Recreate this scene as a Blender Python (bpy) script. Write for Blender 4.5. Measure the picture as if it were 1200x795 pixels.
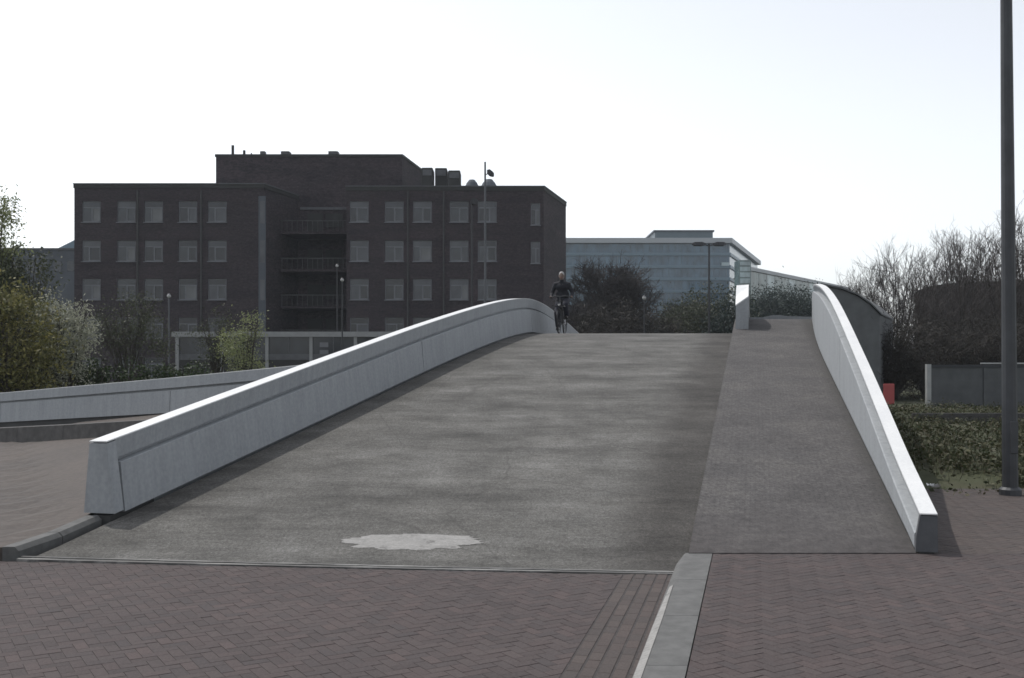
import bpy, math, random
import numpy as np
from mathutils import Vector, Matrix, noise

for o in list(bpy.data.objects):
    bpy.data.objects.remove(o)
scene = bpy.context.scene
COL = scene.collection
R = math.radians

# ------------------------------------------------------------------ camera
EYE = 1.7          # camera height, m
FOC = 1200.0       # focal length in photo pixels (photo is 1200 wide)
HOR = 423.0        # row of the horizon in the photo
cam_d = bpy.data.cameras.new('camera')
cam = bpy.data.objects.new('camera', cam_d)
COL.objects.link(cam)
cam.location = (0, 0, EYE)
cam.rotation_euler = (R(90), 0, 0)
cam_d.sensor_width = 36.0
cam_d.lens = 36.0
cam_d.shift_y = (HOR - 397.5) / 1200.0
cam_d.clip_start = 0.1
cam_d.clip_end = 6000
scene.camera = cam
scene.render.resolution_x = 1024
scene.render.resolution_y = 678
scene.cycles.pixel_filter_type = 'BLACKMAN_HARRIS'
scene.cycles.filter_width = 1.6

# ------------------------------------------------------------------ sky and sun
SUN = Vector((-0.44, 0.42, 1.0)).normalized()      # towards the sun
SUN_EL = math.asin(SUN.z)
SUN_ROT = math.atan2(SUN.x, SUN.y)
world = bpy.data.worlds.new('World')
scene.world = world
world.use_nodes = True
nt = world.node_tree
nt.nodes.clear()
sky = nt.nodes.new('ShaderNodeTexSky')
sky.sky_type = 'NISHITA'
sky.sun_disc = False
sky.sun_elevation = SUN_EL
sky.sun_rotation = SUN_ROT
sky.altitude = 0
sky.air_density = 1.0
sky.dust_density = 1.0
sky.ozone_density = 1.5
bg = nt.nodes.new('ShaderNodeBackground')
bg.inputs['Strength'].default_value = 0.15
out = nt.nodes.new('ShaderNodeOutputWorld')
hs = nt.nodes.new('ShaderNodeHueSaturation')      # hazy, milky spring sky
hs.inputs['Saturation'].default_value = 0.24
nt.links.new(sky.outputs[0], hs.inputs['Color'])
nt.links.new(hs.outputs[0], bg.inputs[0])
nt.links.new(bg.outputs[0], out.inputs[0])
sun_d = bpy.data.lights.new('sun', 'SUN')
sun_d.energy = 2.0
sun_d.angle = R(0.6)
sun_d.color = (1.0, 0.965, 0.91)
sun = bpy.data.objects.new('sun', sun_d)
COL.objects.link(sun)
sun.rotation_euler = (-SUN).to_track_quat('-Z', 'Y').to_euler()
sun.location = (-20, 20, 60)
scene.view_settings.view_transform = 'Standard'
scene.view_settings.look = 'None'
scene.view_settings.gamma = 1.0
scene.view_settings.use_curve_mapping = False
scene.view_settings.exposure = 0.38

# ------------------------------------------------------------------ helpers
def px(x, y, d):
    """world point at depth d that shows at photo pixel (x, y)"""
    return Vector(((x - 600) / FOC * d, d, EYE + (HOR - y) / FOC * d))

class MB:
    def __init__(s):
        s.v = []; s.f = []
    def quad(s, a, b, c, d):
        n = len(s.v); s.v += [tuple(a), tuple(b), tuple(c), tuple(d)]; s.f.append((n, n+1, n+2, n+3)); return s
    def poly(s, pts):
        n = len(s.v); s.v += [tuple(p) for p in pts]; s.f.append(tuple(range(n, n+len(pts)))); return s
    def box(s, x0, x1, y0, y1, z0, z1, bev=0.0):
        if bev <= 0:
            n = len(s.v)
            s.v += [(x0,y0,z0),(x1,y0,z0),(x1,y1,z0),(x0,y1,z0),(x0,y0,z1),(x1,y0,z1),(x1,y1,z1),(x0,y1,z1)]
            s.f += [tuple(n+i for i in q) for q in ((3,2,1,0),(4,5,6,7),(0,1,5,4),(1,2,6,5),(2,3,7,6),(3,0,4,7))]
        else:
            b = bev
            rings = [[(x0+b,y0+b,z0),(x1-b,y0+b,z0),(x1-b,y1-b,z0),(x0+b,y1-b,z0)],
                     [(x0,y0,z0+b),(x1,y0,z0+b),(x1,y1,z0+b),(x0,y1,z0+b)],
                     [(x0,y0,z1-b),(x1,y0,z1-b),(x1,y1,z1-b),(x0,y1,z1-b)],
                     [(x0+b,y0+b,z1),(x1-b,y0+b,z1),(x1-b,y1-b,z1),(x0+b,y1-b,z1)]]
            s.loft(rings)
        return s
    def loft(s, rings, caps=True):
        n0 = len(s.v); m = len(rings[0])
        for r in rings: s.v += [tuple(p) for p in r]
        for i in range(len(rings)-1):
            a = n0+i*m; b = a+m
            for j in range(m):
                k = (j+1) % m
                s.f.append((a+j, a+k, b+k, b+j))
        if caps:
            s.f.append(tuple(n0+j for j in reversed(range(m))))
            e = n0+(len(rings)-1)*m
            s.f.append(tuple(e+j for j in range(m)))
        return s
    def tube(s, pts, radii, sides=6, caps=True):
        pts = [Vector(p) for p in pts]
        if not hasattr(radii, '__len__'): radii = [radii]*len(pts)
        rings = []
        up = None
        for i, p in enumerate(pts):
            t = (pts[min(i+1, len(pts)-1)] - pts[max(i-1, 0)])
            if t.length < 1e-9: t = Vector((0,0,1))
            t.normalize()
            if up is None:
                up = Vector((0,0,1)) if abs(t.z) < 0.9 else Vector((1,0,0))
            a = t.cross(up)
            if a.length < 1e-6: a = t.cross(Vector((0,1,0)))
            a.normalize(); b = a.cross(t); up = b
            rings.append([p + (a*math.cos(2*math.pi*k/sides) + b*math.sin(2*math.pi*k/sides))*radii[i] for k in range(sides)])
        return s.loft(rings, caps)
    def ell(s, c, r, nu=10, nv=7):
        c = Vector(c)
        rings = []
        for i in range(nv+1):
            a = -math.pi/2 + math.pi*(0.04 + 0.92*i/nv)
            rings.append([(c.x+r[0]*math.cos(a)*math.cos(2*math.pi*k/nu), c.y+r[1]*math.cos(a)*math.sin(2*math.pi*k/nu), c.z+r[2]*math.sin(a)) for k in range(nu)])
        return s.loft(rings)
    def prism(s, pts2d, z0, z1):
        return s.loft([[(p[0],p[1],z0) for p in pts2d], [(p[0],p[1],z1) for p in pts2d]])
    def build(s, name, mat, parent=None, origin=None, smooth=False, kind=None, label=None):
        """vertices are in world coordinates unless the parent is given: then its place is taken off"""
        off = Vector((0,0,0))
        if parent is not None: off = wloc(parent)
        if origin is not None: off = Vector(origin)
        v = np.array(s.v, dtype=np.float64)
        if len(v): v = v - np.array(off)
        me = bpy.data.meshes.new(name)
        me.from_pydata(v.tolist(), [], s.f)
        me.update()
        if smooth:
            me.polygons.foreach_set('use_smooth', [True]*len(me.polygons))
        me.materials.append(M[mat] if isinstance(mat, str) else mat)
        o = bpy.data.objects.new(name, me)
        COL.objects.link(o)
        if parent is not None: o.parent = parent
        elif origin is not None: o.location = off
        if kind: o['kind'] = kind
        if label: o['label'] = label
        return o

def wloc(o):
    l = Vector(o.location)
    while o.parent is not None:
        o = o.parent; l += Vector(o.location)
    return l

def tag(o, label, cat, group=None):
    o['label'] = label; o['category'] = cat
    if group: o['group'] = group
    return o

def thing(name, loc, label, cat, group=None):
    o = bpy.data.objects.new(name, None)
    o.empty_display_size = 0.2
    COL.objects.link(o)
    o.location = loc
    return tag(o, label, cat, group)

KIDS = {}
def copy_tree(o, parent=None):
    c = o.copy(); COL.objects.link(c); c.parent = parent
    for ch in [x for x in bpy.data.objects if x.parent == o]:
        copy_tree(ch, c)
    return c

def interp(tab, x):
    xs = [t[0] for t in tab]; ys = [t[1] for t in tab]
    if x <= xs[0]: return ys[0]
    if x >= xs[-1]: return ys[-1]
    for i in range(len(xs)-1):
        if x <= xs[i+1]:
            # monotone cubic
            def sl(k):
                k0, k1 = max(k-1, 0), min(k+1, len(xs)-1)
                return (ys[k1]-ys[k0])/(xs[k1]-xs[k0])
            h = xs[i+1]-xs[i]; t = (x-xs[i])/h
            m0, m1 = sl(i)*h, sl(i+1)*h
            return (2*t**3-3*t*t+1)*ys[i] + (t**3-2*t*t+t)*m0 + (-2*t**3+3*t*t)*ys[i+1] + (t**3-t*t)*m1

# ------------------------------------------------------------------ materials
M = {}
def new_mat(name):
    m = bpy.data.materials.new(name); m.use_nodes = True
    n = m.node_tree; n.nodes.clear()
    b = n.nodes.new('ShaderNodeBsdfPrincipled'); o = n.nodes.new('ShaderNodeOutputMaterial')
    n.links.new(b.outputs[0], o.inputs[0])
    M[name] = m
    return m, n, b

def node(n, t, **kw):
    x = n.nodes.new(t)
    for k, v in kw.items(): setattr(x, k, v)
    return x

def coords(n, scale=(1,1,1), kind='Object', rot=(0,0,0)):
    tc = node(n, 'ShaderNodeTexCoord'); mp = node(n, 'ShaderNodeMapping')
    mp.inputs['Scale'].default_value = scale
    mp.inputs['Rotation'].default_value = rot
    n.links.new(tc.outputs[kind], mp.inputs['Vector'])
    return mp.outputs[0]

def tex_noise(n, vec, scale, detail=4, rough=0.55):
    t = node(n, 'ShaderNodeTexNoise'); t.inputs['Scale'].default_value = scale
    t.inputs['Detail'].default_value = detail; t.inputs['Roughness'].default_value = rough
    n.links.new(vec, t.inputs['Vector'])
    return t.outputs['Fac']

def ramp(n, fac, stops):
    r = node(n, 'ShaderNodeValToRGB')
    el = r.color_ramp.elements
    el[0].position, el[0].color = stops[0][0], (*stops[0][1], 1)
    el[1].position, el[1].color = stops[-1][0], (*stops[-1][1], 1)
    for p, c in stops[1:-1]:
        e = el.new(p); e.color = (*c, 1)
    n.links.new(fac, r.inputs[0])
    return r.outputs[0]

def mix(n, fac, a, b, mode='MIX'):
    m = node(n, 'ShaderNodeMix', data_type='RGBA', blend_type=mode)
    for sock, val in ((m.inputs[0], fac), (m.inputs[6], a), (m.inputs[7], b)):
        if hasattr(val, 'links') or isinstance(val, bpy.types.NodeSocket): n.links.new(val, sock)
        elif isinstance(val, tuple): sock.default_value = (*val, 1) if len(val) == 3 else val
        else: sock.default_value = val
    return m.outputs[2]

def bump(n, b, h, strength=0.3, dist=0.01):
    bp = node(n, 'ShaderNodeBump'); bp.inputs['Strength'].default_value = strength
    bp.inputs['Distance'].default_value = dist
    n.links.new(h, bp.inputs['Height']); n.links.new(bp.outputs[0], b.inputs['Normal'])

def simple(name, col, rough=0.6, metal=0.0, var=0.15, scale=3.0, bs=0.0, spec=None):
    m, n, b = new_mat(name)
    v = coords(n)
    f = tex_noise(n, v, scale, 5)
    dark = tuple(c*(1-var) for c in col); lite = tuple(min(c*(1+var), 0.9) for c in col)
    n.links.new(ramp(n, f, [(0.3, dark), (0.7, lite)]), b.inputs['Base Color'])
    b.inputs['Roughness'].default_value = rough
    b.inputs['Metallic'].default_value = metal
    if spec is not None: b.inputs['Specular IOR Level'].default_value = spec
    if bs > 0:
        bump(n, b, tex_noise(n, v, scale*8, 3), bs, 0.01)
    return m

def leaf_mat(name, cols, rough=0.6, trans=0.25):
    m, n, b = new_mat(name)
    g = node(n, 'ShaderNodeNewGeometry')
    oi = node(n, 'ShaderNodeObjectInfo')
    ad = node(n, 'ShaderNodeMath', operation='ADD'); fr = node(n, 'ShaderNodeMath', operation='FRACT')
    n.links.new(g.outputs['Random Per Island'], ad.inputs[0]); n.links.new(oi.outputs['Random'], ad.inputs[1])
    n.links.new(ad.outputs[0], fr.inputs[0])
    k = len(cols)
    c = ramp(n, fr.outputs[0], [(i/(k-1), cc) for i, cc in enumerate(cols)])
    n.links.new(c, b.inputs['Base Color'])
    b.inputs['Roughness'].default_value = rough
    b.inputs['Specular IOR Level'].default_value = 0.25
    if trans > 0:
        t = node(n, 'ShaderNodeBsdfTranslucent'); n.links.new(c, t.inputs[0])
        mx = node(n, 'ShaderNodeMixShader'); mx.inputs[0].default_value = trans
        o = [x for x in n.nodes if x.type == 'OUTPUT_MATERIAL'][0]
        n.links.new(b.outputs[0], mx.inputs[1]); n.links.new(t.outputs[0], mx.inputs[2]); n.links.new(mx.outputs[0], o.inputs[0])
    return m

ROAD_ANG = math.atan(0.2375)

def make_materials():
    # painted concrete of the parapets
    m, n, b = new_mat('parapet_concrete')
    v = coords(n)
    f1 = tex_noise(n, v, 1.3, 6); f2 = tex_noise(n, v, 22, 5)
    vs = coords(n, (3.0, 3.0, 0.22)); f3 = tex_noise(n, vs, 3.0, 7, 0.65)
    c = ramp(n, f1, [(0.3, (0.2725, 0.2894, 0.3101)), (0.7, (0.3331, 0.3504, 0.3654))])
    c = mix(n, 0.42, c, ramp(n, f3, [(0.35, (0.2019, 0.2137, 0.2215)), (0.62, (0.3382, 0.3525, 0.3654))]))
    c = mix(n, 0.25, c, ramp(n, f2, [(0.35, (0.222, 0.2315, 0.2435)), (0.65, (0.3937, 0.4105, 0.4209))]))
    n.links.new(c, b.inputs['Base Color'])
    b.inputs['Roughness'].default_value = 0.75
    bump(n, b, f2, 0.15, 0.006)
    # smoother parapet tops, sun and sky glare put into a paler colour
    m, n, b = new_mat('parapet_top_lit')
    v = coords(n)
    f1 = tex_noise(n, v, 2.0, 6); f2 = tex_noise(n, v, 30, 4)
    c = ramp(n, f1, [(0.3, (0.62, 0.63, 0.635)), (0.7, (0.72, 0.725, 0.72))])
    c = mix(n, 0.22, c, ramp(n, f2, [(0.35, (0.48, 0.48, 0.48)), (0.65, (0.76, 0.76, 0.75))]))
    n.links.new(c, b.inputs['Base Color'])
    b.inputs['Roughness'].default_value = 0.5
    bump(n, b, f2, 0.1, 0.004)
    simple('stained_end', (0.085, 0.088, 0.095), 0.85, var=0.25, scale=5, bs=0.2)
    simple('dark_joint', (0.06, 0.06, 0.06), 0.9)
    # worn concrete of the ramp carriageway
    m, n, b = new_mat('ramp_concrete')
    v = coords(n, rot=(0, 0, 0.05))
    streak = tex_noise(n, coords(n, (0.30, 1.5, 1.0), rot=(0, 0, 0.03)), 1.7, 8, 0.68)
    fine = tex_noise(n, coords(n, (1.0, 4.5, 1.0), rot=(0, 0, 0.02)), 5.0, 6, 0.7)
    big = tex_noise(n, coords(n, (1.0, 0.35, 1.0), rot=(0, 0, -ROAD_ANG)), 0.7, 5)
    blot = tex_noise(n, v, 1.5, 7, 0.65)
    track = tex_noise(n, coords(n, (1.0, 0.05, 1.0), rot=(0, 0, ROAD_ANG)), 1.6, 3)
    grit = tex_noise(n, v, 32, 6, 0.75)
    c = ramp(n, streak, [(0.34, (0.055, 0.052, 0.049)), (0.45, (0.086, 0.082, 0.077)), (0.55, (0.112, 0.107, 0.099)), (0.68, (0.168, 0.160, 0.148))])
    c = mix(n, 0.30, c, ramp(n, blot, [(0.36, (0.052, 0.051, 0.047)), (0.5, (0.098, 0.094, 0.087)), (0.66, (0.158, 0.151, 0.140))]))
    c = mix(n, 0.22, c, ramp(n, track, [(0.35, (0.058, 0.057, 0.054)), (0.65, (0.140, 0.134, 0.125))]))
    c = mix(n, 0.20, c, ramp(n, big, [(0.3, (0.056, 0.056, 0.052)), (0.65, (0.135, 0.130, 0.122))]))
    c = mix(n, 0.26, c, ramp(n, fine, [(0.36, (0.045, 0.044, 0.042)), (0.65, (0.165, 0.160, 0.150))]))
    c = mix(n, 0.30, c, ramp(n, grit, [(0.37, (0.036, 0.036, 0.035)), (0.64, (0.175, 0.170, 0.163))]))
    g3 = lambda x: (x*1.0, x*1.0, x*0.998)
    s2 = tex_noise(n, coords(n, (0.30, 1.25, 1.0), rot=(0, 0, -0.03)), 1.1, 8, 0.7)
    c = mix(n, 1.0, c, ramp(n, s2, [(0.34, g3(0.70)), (0.46, g3(0.93)), (0.54, g3(1.06)), (0.68, (1.29, 1.30, 1.31))]), 'MULTIPLY')
    c = mix(n, 1.0, c, ramp(n, blot, [(0.34, g3(0.80)), (0.5, g3(1.02)), (0.66, (1.20, 1.21, 1.22))]), 'MULTIPLY')
    gr2 = tex_noise(n, v, 70, 3, 0.8); gr3 = tex_noise(n, coords(n, (1.0, 0.5, 1.0)), 38, 6, 0.8)
    c = mix(n, 1.0, c, ramp(n, gr3, [(0.36, g3(0.72)), (0.5, g3(1.0)), (0.64, (1.26, 1.27, 1.28))]), 'MULTIPLY')
    c = mix(n, 0.8, c, ramp(n, gr2, [(0.36, g3(0.62)), (0.5, g3(1.0)), (0.64, (1.38, 1.39, 1.4))]), 'MULTIPLY')
    # hairline cracks
    vo = node(n, 'ShaderNodeTexVoronoi', feature='DISTANCE_TO_EDGE'); vo.inputs['Scale'].default_value = 0.42
    wv = node(n, 'ShaderNodeMix', data_type='VECTOR'); wv.inputs[0].default_value = 0.12
    wn = node(n, 'ShaderNodeTexNoise'); wn.inputs['Scale'].default_value = 2.5; wn.inputs['Detail'].default_value = 5
    n.links.new(v, wn.inputs['Vector']); n.links.new(v, wv.inputs[4]); n.links.new(wn.outputs['Color'], wv.inputs[5])
    n.links.new(wv.outputs[1], vo.inputs['Vector'])
    ck = node(n, 'ShaderNodeMapRange'); ck.inputs['From Min'].default_value = 0.0; ck.inputs['From Max'].default_value = 0.006
    ck.inputs['To Min'].default_value = 0.4; ck.inputs['To Max'].default_value = 0.0
    n.links.new(vo.outputs['Distance'], ck.inputs['Value'])
    c = mix(n, ck.outputs[0], c, (0.045, 0.043, 0.041))
    # grime band along the footway edge, a dirt strip with its own shape
    sx = node(n, 'ShaderNodeSeparateXYZ'); tc = node(n, 'ShaderNodeTexCoord')
    n.links.new(tc.outputs['Object'], sx.inputs[0])
    ma = node(n, 'ShaderNodeMath', operation='MULTIPLY_ADD'); ma.inputs[1].default_value = -0.2375
    n.links.new(sx.outputs['Y'], ma.inputs[0]); n.links.new(sx.outputs['X'], ma.inputs[2])   # X - .2375 Y
    wob = node(n, 'ShaderNodeMath', operation='MULTIPLY_ADD'); wob.inputs[1].default_value = 0.7
    n.links.new(big, wob.inputs[0]); n.links.new(ma.outputs[0], wob.inputs[2])
    mr = node(n, 'ShaderNodeMapRange'); mr.interpolation_type = 'SMOOTHSTEP'
    mr.inputs['From Min'].default_value = -1.35; mr.inputs['From Max'].default_value = -0.45
    n.links.new(wob.outputs[0], mr.inputs['Value'])
    gm = node(n, 'ShaderNodeMath', operation='MULTIPLY'); gm.inputs[1].default_value = 0.85
    n.links.new(mr.outputs[0], gm.inputs[0])
    # darker band along the left parapet
    ml = node(n, 'ShaderNodeMapRange'); ml.interpolation_type = 'SMOOTHSTEP'
    ml.inputs['From Min'].default_value = -6.05; ml.inputs['From Max'].default_value = -5.0
    ml.inputs['To Min'].default_value = 0.6; ml.inputs['To Max'].default_value = 0.0
    n.links.new(wob.outputs[0], ml.inputs['Value'])
    c = mix(n, ml.outputs[0], c, (0.5, 0.48, 0.46), 'MULTIPLY')
    c = mix(n, gm.outputs[0], c, (0.47, 0.445, 0.435), 'MULTIPLY')
    n.links.new(c, b.inputs['Base Color'])
    b.inputs['Roughness'].default_value = 0.9
    b.inputs['Specular IOR Level'].default_value = 0.25
    bump(n, b, grit, 0.35, 0.008)
    # footway asphalt
    m, n, b = new_mat('path_asphalt')
    v = coords(n)
    f1 = tex_noise(n, coords(n, (0.5, 1.2, 1)), 0.9, 5); f2 = tex_noise(n, v, 55, 4, 0.75)
    f3 = tex_noise(n, v, 9, 4)
    c = ramp(n, f1, [(0.3, (0.074, 0.074, 0.0777)), (0.7, (0.0962, 0.09472, 0.0962))])
    c = mix(n, 0.45, c, ramp(n, f2, [(0.36, (0.037, 0.037, 0.03922)), (0.66, (0.1369, 0.1354, 0.1354))]))
    c = mix(n, 0.2, c, ramp(n, f3, [(0.35, (0.0629, 0.0592, 0.05772)), (0.65, (0.111, 0.1073, 0.1036))]))
    g3 = lambda x: (x, x*0.985, x*0.98)
    pb = node(n, 'ShaderNodeTexBrick'); pb.inputs['Scale'].default_value = 5.0
    pb.inputs['Color1'].default_value = (1.12, 1.10, 1.08, 1); pb.inputs['Color2'].default_value = (0.90, 0.89, 0.89, 1)
    pb.inputs['Mortar'].default_value = (0.72, 0.71, 0.70, 1); pb.inputs['Mortar Size'].default_value = 0.03
    n.links.new(coords(n, rot=(0, 0, ROAD_ANG)), pb.inputs['Vector'])
    c = mix(n, 0.75, c, pb.outputs[0], 'MULTIPLY')
    gr3 = tex_noise(n, coords(n, (1.0, 0.6, 1.0)), 24, 6, 0.8)
    c = mix(n, 1.0, c, ramp(n, gr3, [(0.36, g3(0.66)), (0.5, g3(1.0)), (0.64, (1.38, 1.37, 1.35))]), 'MULTIPLY')
    bl = tex_noise(n, v, 1.1, 7, 0.65)
    c = mix(n, 1.0, c, ramp(n, bl, [(0.34, g3(0.82)), (0.5, g3(1.0)), (0.66, (1.2, 1.18, 1.14))]), 'MULTIPLY')
    sx = node(n, 'ShaderNodeSeparateXYZ'); tc = node(n, 'ShaderNodeTexCoord'); n.links.new(tc.outputs['Object'], sx.inputs[0])
    ma = node(n, 'ShaderNodeMath', operation='MULTIPLY_ADD'); ma.inputs[1].default_value = -0.2375
    n.links.new(sx.outputs['Y'], ma.inputs[0]); n.links.new(sx.outputs['X'], ma.inputs[2])
    wo = node(n, 'ShaderNodeMath', operation='MULTIPLY_ADD'); wo.inputs[1].default_value = 0.3
    n.links.new(bl, wo.inputs[0]); n.links.new(ma.outputs[0], wo.inputs[2])
    dr = node(n, 'ShaderNodeMapRange'); dr.inputs['From Min'].default_value = 1.33; dr.inputs['From Max'].default_value = 1.55; dr.inputs['To Max'].default_value = 0.7
    n.links.new(wo.outputs[0], dr.inputs['Value'])
    c = mix(n, dr.outputs[0], c, (0.042, 0.040, 0.037))
    yw = node(n, 'ShaderNodeMath', operation='MULTIPLY_ADD'); yw.inputs[1].default_value = 1.6
    n.links.new(bl, yw.inputs[0]); n.links.new(sx.outputs['Y'], yw.inputs[2])
    yr = node(n, 'ShaderNodeMapRange'); yr.inputs['From Min'].default_value = 9.3; yr.inputs['From Max'].default_value = 11.2
    yr.inputs['To Min'].default_value = 0.75; yr.inputs['To Max'].default_value = 0.0
    n.links.new(yw.outputs[0], yr.inputs['Value'])
    br_c = ramp(n, f3, [(0.34, (0.052, 0.047, 0.047)), (0.66, (0.086, 0.078, 0.077))])
    c = mix(n, yr.outputs[0], c, br_c)
    n.links.new(c, b.inputs['Base Color'])
    b.inputs['Roughness'].default_value = 0.9
    b.inputs['Specular IOR Level'].default_value = 0.25
    bump(n, b, f2, 0.4, 0.008)
    # paving bricks
    for nm, cols in (('brick_red', [(0.034,0.027,0.028),(0.072,0.050,0.049),(0.050,0.040,0.041),(0.098,0.068,0.065),(0.044,0.038,0.041),(0.082,0.062,0.060),(0.058,0.046,0.046)]),
                     ('brick_gutter', [(0.058,0.046,0.041),(0.094,0.071,0.062),(0.060,0.052,0.048),(0.105,0.083,0.072),(0.052,0.045,0.042)])):
        m, n, b = new_mat(nm)
        g = node(n, 'ShaderNodeNewGeometry'); oi = node(n, 'ShaderNodeObjectInfo')
        ad = node(n, 'ShaderNodeMath', operation='ADD'); fr = node(n, 'ShaderNodeMath', operation='FRACT')
        n.links.new(g.outputs['Random Per Island'], ad.inputs[0]); n.links.new(oi.outputs['Random'], ad.inputs[1])
        n.links.new(ad.outputs[0], fr.inputs[0])
        k = len(cols)
        c = ramp(n, fr.outputs[0], [(i/(k-1), cc) for i, cc in enumerate(cols)])
        pos = node(n, 'ShaderNodeMapping'); n.links.new(g.outputs['Position'], pos.inputs['Vector'])
        d1 = tex_noise(n, pos.outputs[0], 0.8, 5); d2 = tex_noise(n, pos.outputs[0], 60, 4, 0.7)
        c = mix(n, 0.40, c, ramp(n, d1, [(0.32, (0.04464, 0.03724, 0.03724)), (0.68, (0.0775, 0.06319, 0.06093))]))
        c = mix(n, 0.35, c, ramp(n, d2, [(0.36, (0.031, 0.02539, 0.02539)), (0.66, (0.1054, 0.08745, 0.08463))]))
        n.links.new(c, b.inputs['Base Color'])
        b.inputs['Roughness'].default_value = 0.85
        b.inputs['Specular IOR Level'].default_value = 0.3
        bump(n, b, d2, 0.3, 0.004)
    simple('joint_sand', (0.046, 0.040, 0.039), 0.95, scale=20, var=0.3)
    # distant brick paving (pieces too small to see)
    m, n, b = new_mat('far_paving')
    v = coords(n, rot=(0, 0, 0.6))
    br = node(n, 'ShaderNodeTexBrick')
    br.inputs['Scale'].default_value = 4.5
    br.inputs['Color1'].default_value = (0.08014, 0.06476, 0.05746, 1); br.inputs['Color2'].default_value = (0.06233, 0.05159, 0.04788, 1)
    br.inputs['Mortar'].default_value = (0.04452, 0.03842, 0.03511, 1); br.inputs['Mortar Size'].default_value = 0.025
    n.links.new(v, br.inputs['Vector'])
    d1 = tex_noise(n, v, 0.5, 5); d2 = tex_noise(n, v, 14, 5)
    c = mix(n, 0.5, br.outputs[0], ramp(n, d1, [(0.35, (0.05141, 0.045, 0.04271)), (0.65, (0.09979, 0.08122, 0.07031))]))
    c = mix(n, 0.25, c, ramp(n, d2, [(0.36, (0.03629, 0.03073, 0.02812)), (0.66, (0.1331, 0.1125, 0.09895))]))
    n.links.new(c, b.inputs['Base Color']); b.inputs['Roughness'].default_value = 0.9
    bump(n, b, d2, 0.05, 0.003)
    simple('kerb_stone', (0.103, 0.103, 0.101), 0.85, var=0.22, scale=9, bs=0.25)
    simple('kerb_dark', (0.0697, 0.06724, 0.0656), 0.9, var=0.3, scale=6, bs=0.2)
    m, n, b = new_mat('patch_mortar')
    v = coords(n)
    p1 = tex_noise(n, v, 6.5, 7, 0.7); p2 = tex_noise(n, v, 30, 5, 0.7)
    c = ramp(n, p1, [(0.36, (0.12, 0.1176, 0.1128)), (0.43, (0.228, 0.2244, 0.216)), (0.62, (0.294, 0.288, 0.2784))])
    c = mix(n, 0.25, c, ramp(n, p2, [(0.36, (0.108, 0.1056, 0.102)), (0.62, (0.372, 0.36, 0.348))]))
    n.links.new(c, b.inputs['Base Color']); b.inputs['Roughness'].default_value = 0.9
    bump(n, b, p2, 0.3, 0.006)
    m, n, b = new_mat('worn_steel')
    w1 = tex_noise(n, coords(n, (0.6, 6.0, 1.0)), 2.2, 7, 0.7)
    n.links.new(ramp(n, w1, [(0.40, (0.062, 0.060, 0.057)), (0.50, (0.10, 0.098, 0.094)), (0.60, (0.26, 0.255, 0.245))]), b.inputs['Base Color'])
    b.inputs['Roughness'].default_value = 0.7
    # grassy earth to the horizon
    m, n, b = new_mat('earth')
    v = coords(n)
    c = ramp(n, tex_noise(n, v, 0.35, 6), [(0.35, (0.035, 0.042, 0.018)), (0.55, (0.05, 0.055, 0.026)), (0.7, (0.075, 0.062, 0.042))])
    n.links.new(c, b.inputs['Base Color']); b.inputs['Roughness'].default_value = 1.0
    # building bricks (too far to see single bricks)
    m, n, b = new_mat('dark_brickwork')
    v = coords(n)
    f1 = tex_noise(n, v, 0.22, 5); f2 = tex_noise(n, coords(n, (0.6, 0.6, 2.6)), 2.4, 5); f3 = tex_noise(n, v, 9, 3)
    c = ramp(n, f1, [(0.3, (0.03696, 0.03257, 0.03669)), (0.7, (0.05152, 0.04202, 0.04586))])
    c = mix(n, 0.4, c, ramp(n, f2, [(0.33, (0.02688, 0.02416, 0.02752)), (0.67, (0.0672, 0.05358, 0.05606))]))
    c = mix(n, 0.25, c, ramp(n, f3, [(0.35, (0.02464, 0.02206, 0.02446)), (0.65, (0.07616, 0.06199, 0.06319))]))
    f4 = tex_noise(n, coords(n, (1.0, 1.0, 2.2)), 3.2, 6, 0.8); f5 = tex_noise(n, coords(n, (0.25, 0.25, 1.6)), 0.7, 5, 0.7)
    c = mix(n, 1.0, c, ramp(n, f4, [(0.34, (0.5, 0.48, 0.5)), (0.5, (0.98, 0.98, 1.0)), (0.66, (1.55, 1.5, 1.52))]), 'MULTIPLY')
    c = mix(n, 1.0, c, ramp(n, f5, [(0.34, (0.72, 0.74, 0.78)), (0.5, (1.0, 1.0, 1.0)), (0.66, (1.22, 1.18, 1.18))]), 'MULTIPLY')
    n.links.new(c, b.inputs['Base Color']); b.inputs['Roughness'].default_value = 0.9
    b.inputs['Specular IOR Level'].default_value = 0.2
    simple('grey_panel', (0.085, 0.088, 0.095), 0.7, var=0.2)
    simple('window_frame', (0.145, 0.15, 0.165), 0.55, var=0.15, scale=1.5)
    simple('dull_white', (0.24, 0.245, 0.25), 0.6, var=0.1)
    def glass(name, col, rough, spec=0.5):
        m, n, b = new_mat(name)
        f = tex_noise(n, coords(n, (0.6, 0.6, 0.35)), 0.9, 3)
        c = ramp(n, f, [(0.35, tuple(k*0.65 for k in col)), (0.68, tuple(k*1.35 for k in col))])
        n.links.new(c, b.inputs['Base Color'])
        b.inputs['Roughness'].default_value = rough; b.inputs['Specular IOR Level'].default_value = spec
        return m
    glass('dark_glass', (0.035, 0.04, 0.048), 0.12)
    glass('curtain_glass', (0.085, 0.090, 0.10), 0.35)
    glass('office_glass', (0.066, 0.118, 0.165), 0.18, 0.6)
    glass('green_glass', (0.10, 0.15, 0.15), 0.2, 0.6)
    glass('pale_glass', (0.32, 0.40, 0.42), 0.25, 0.6)
    glass('blind_glass', (0.15, 0.155, 0.16), 0.4)
    glass('open_glass', (0.018, 0.02, 0.025), 0.15)
    simple('office_spandrel', (0.130, 0.19, 0.235), 0.45, var=0.06, scale=0.2)
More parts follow.
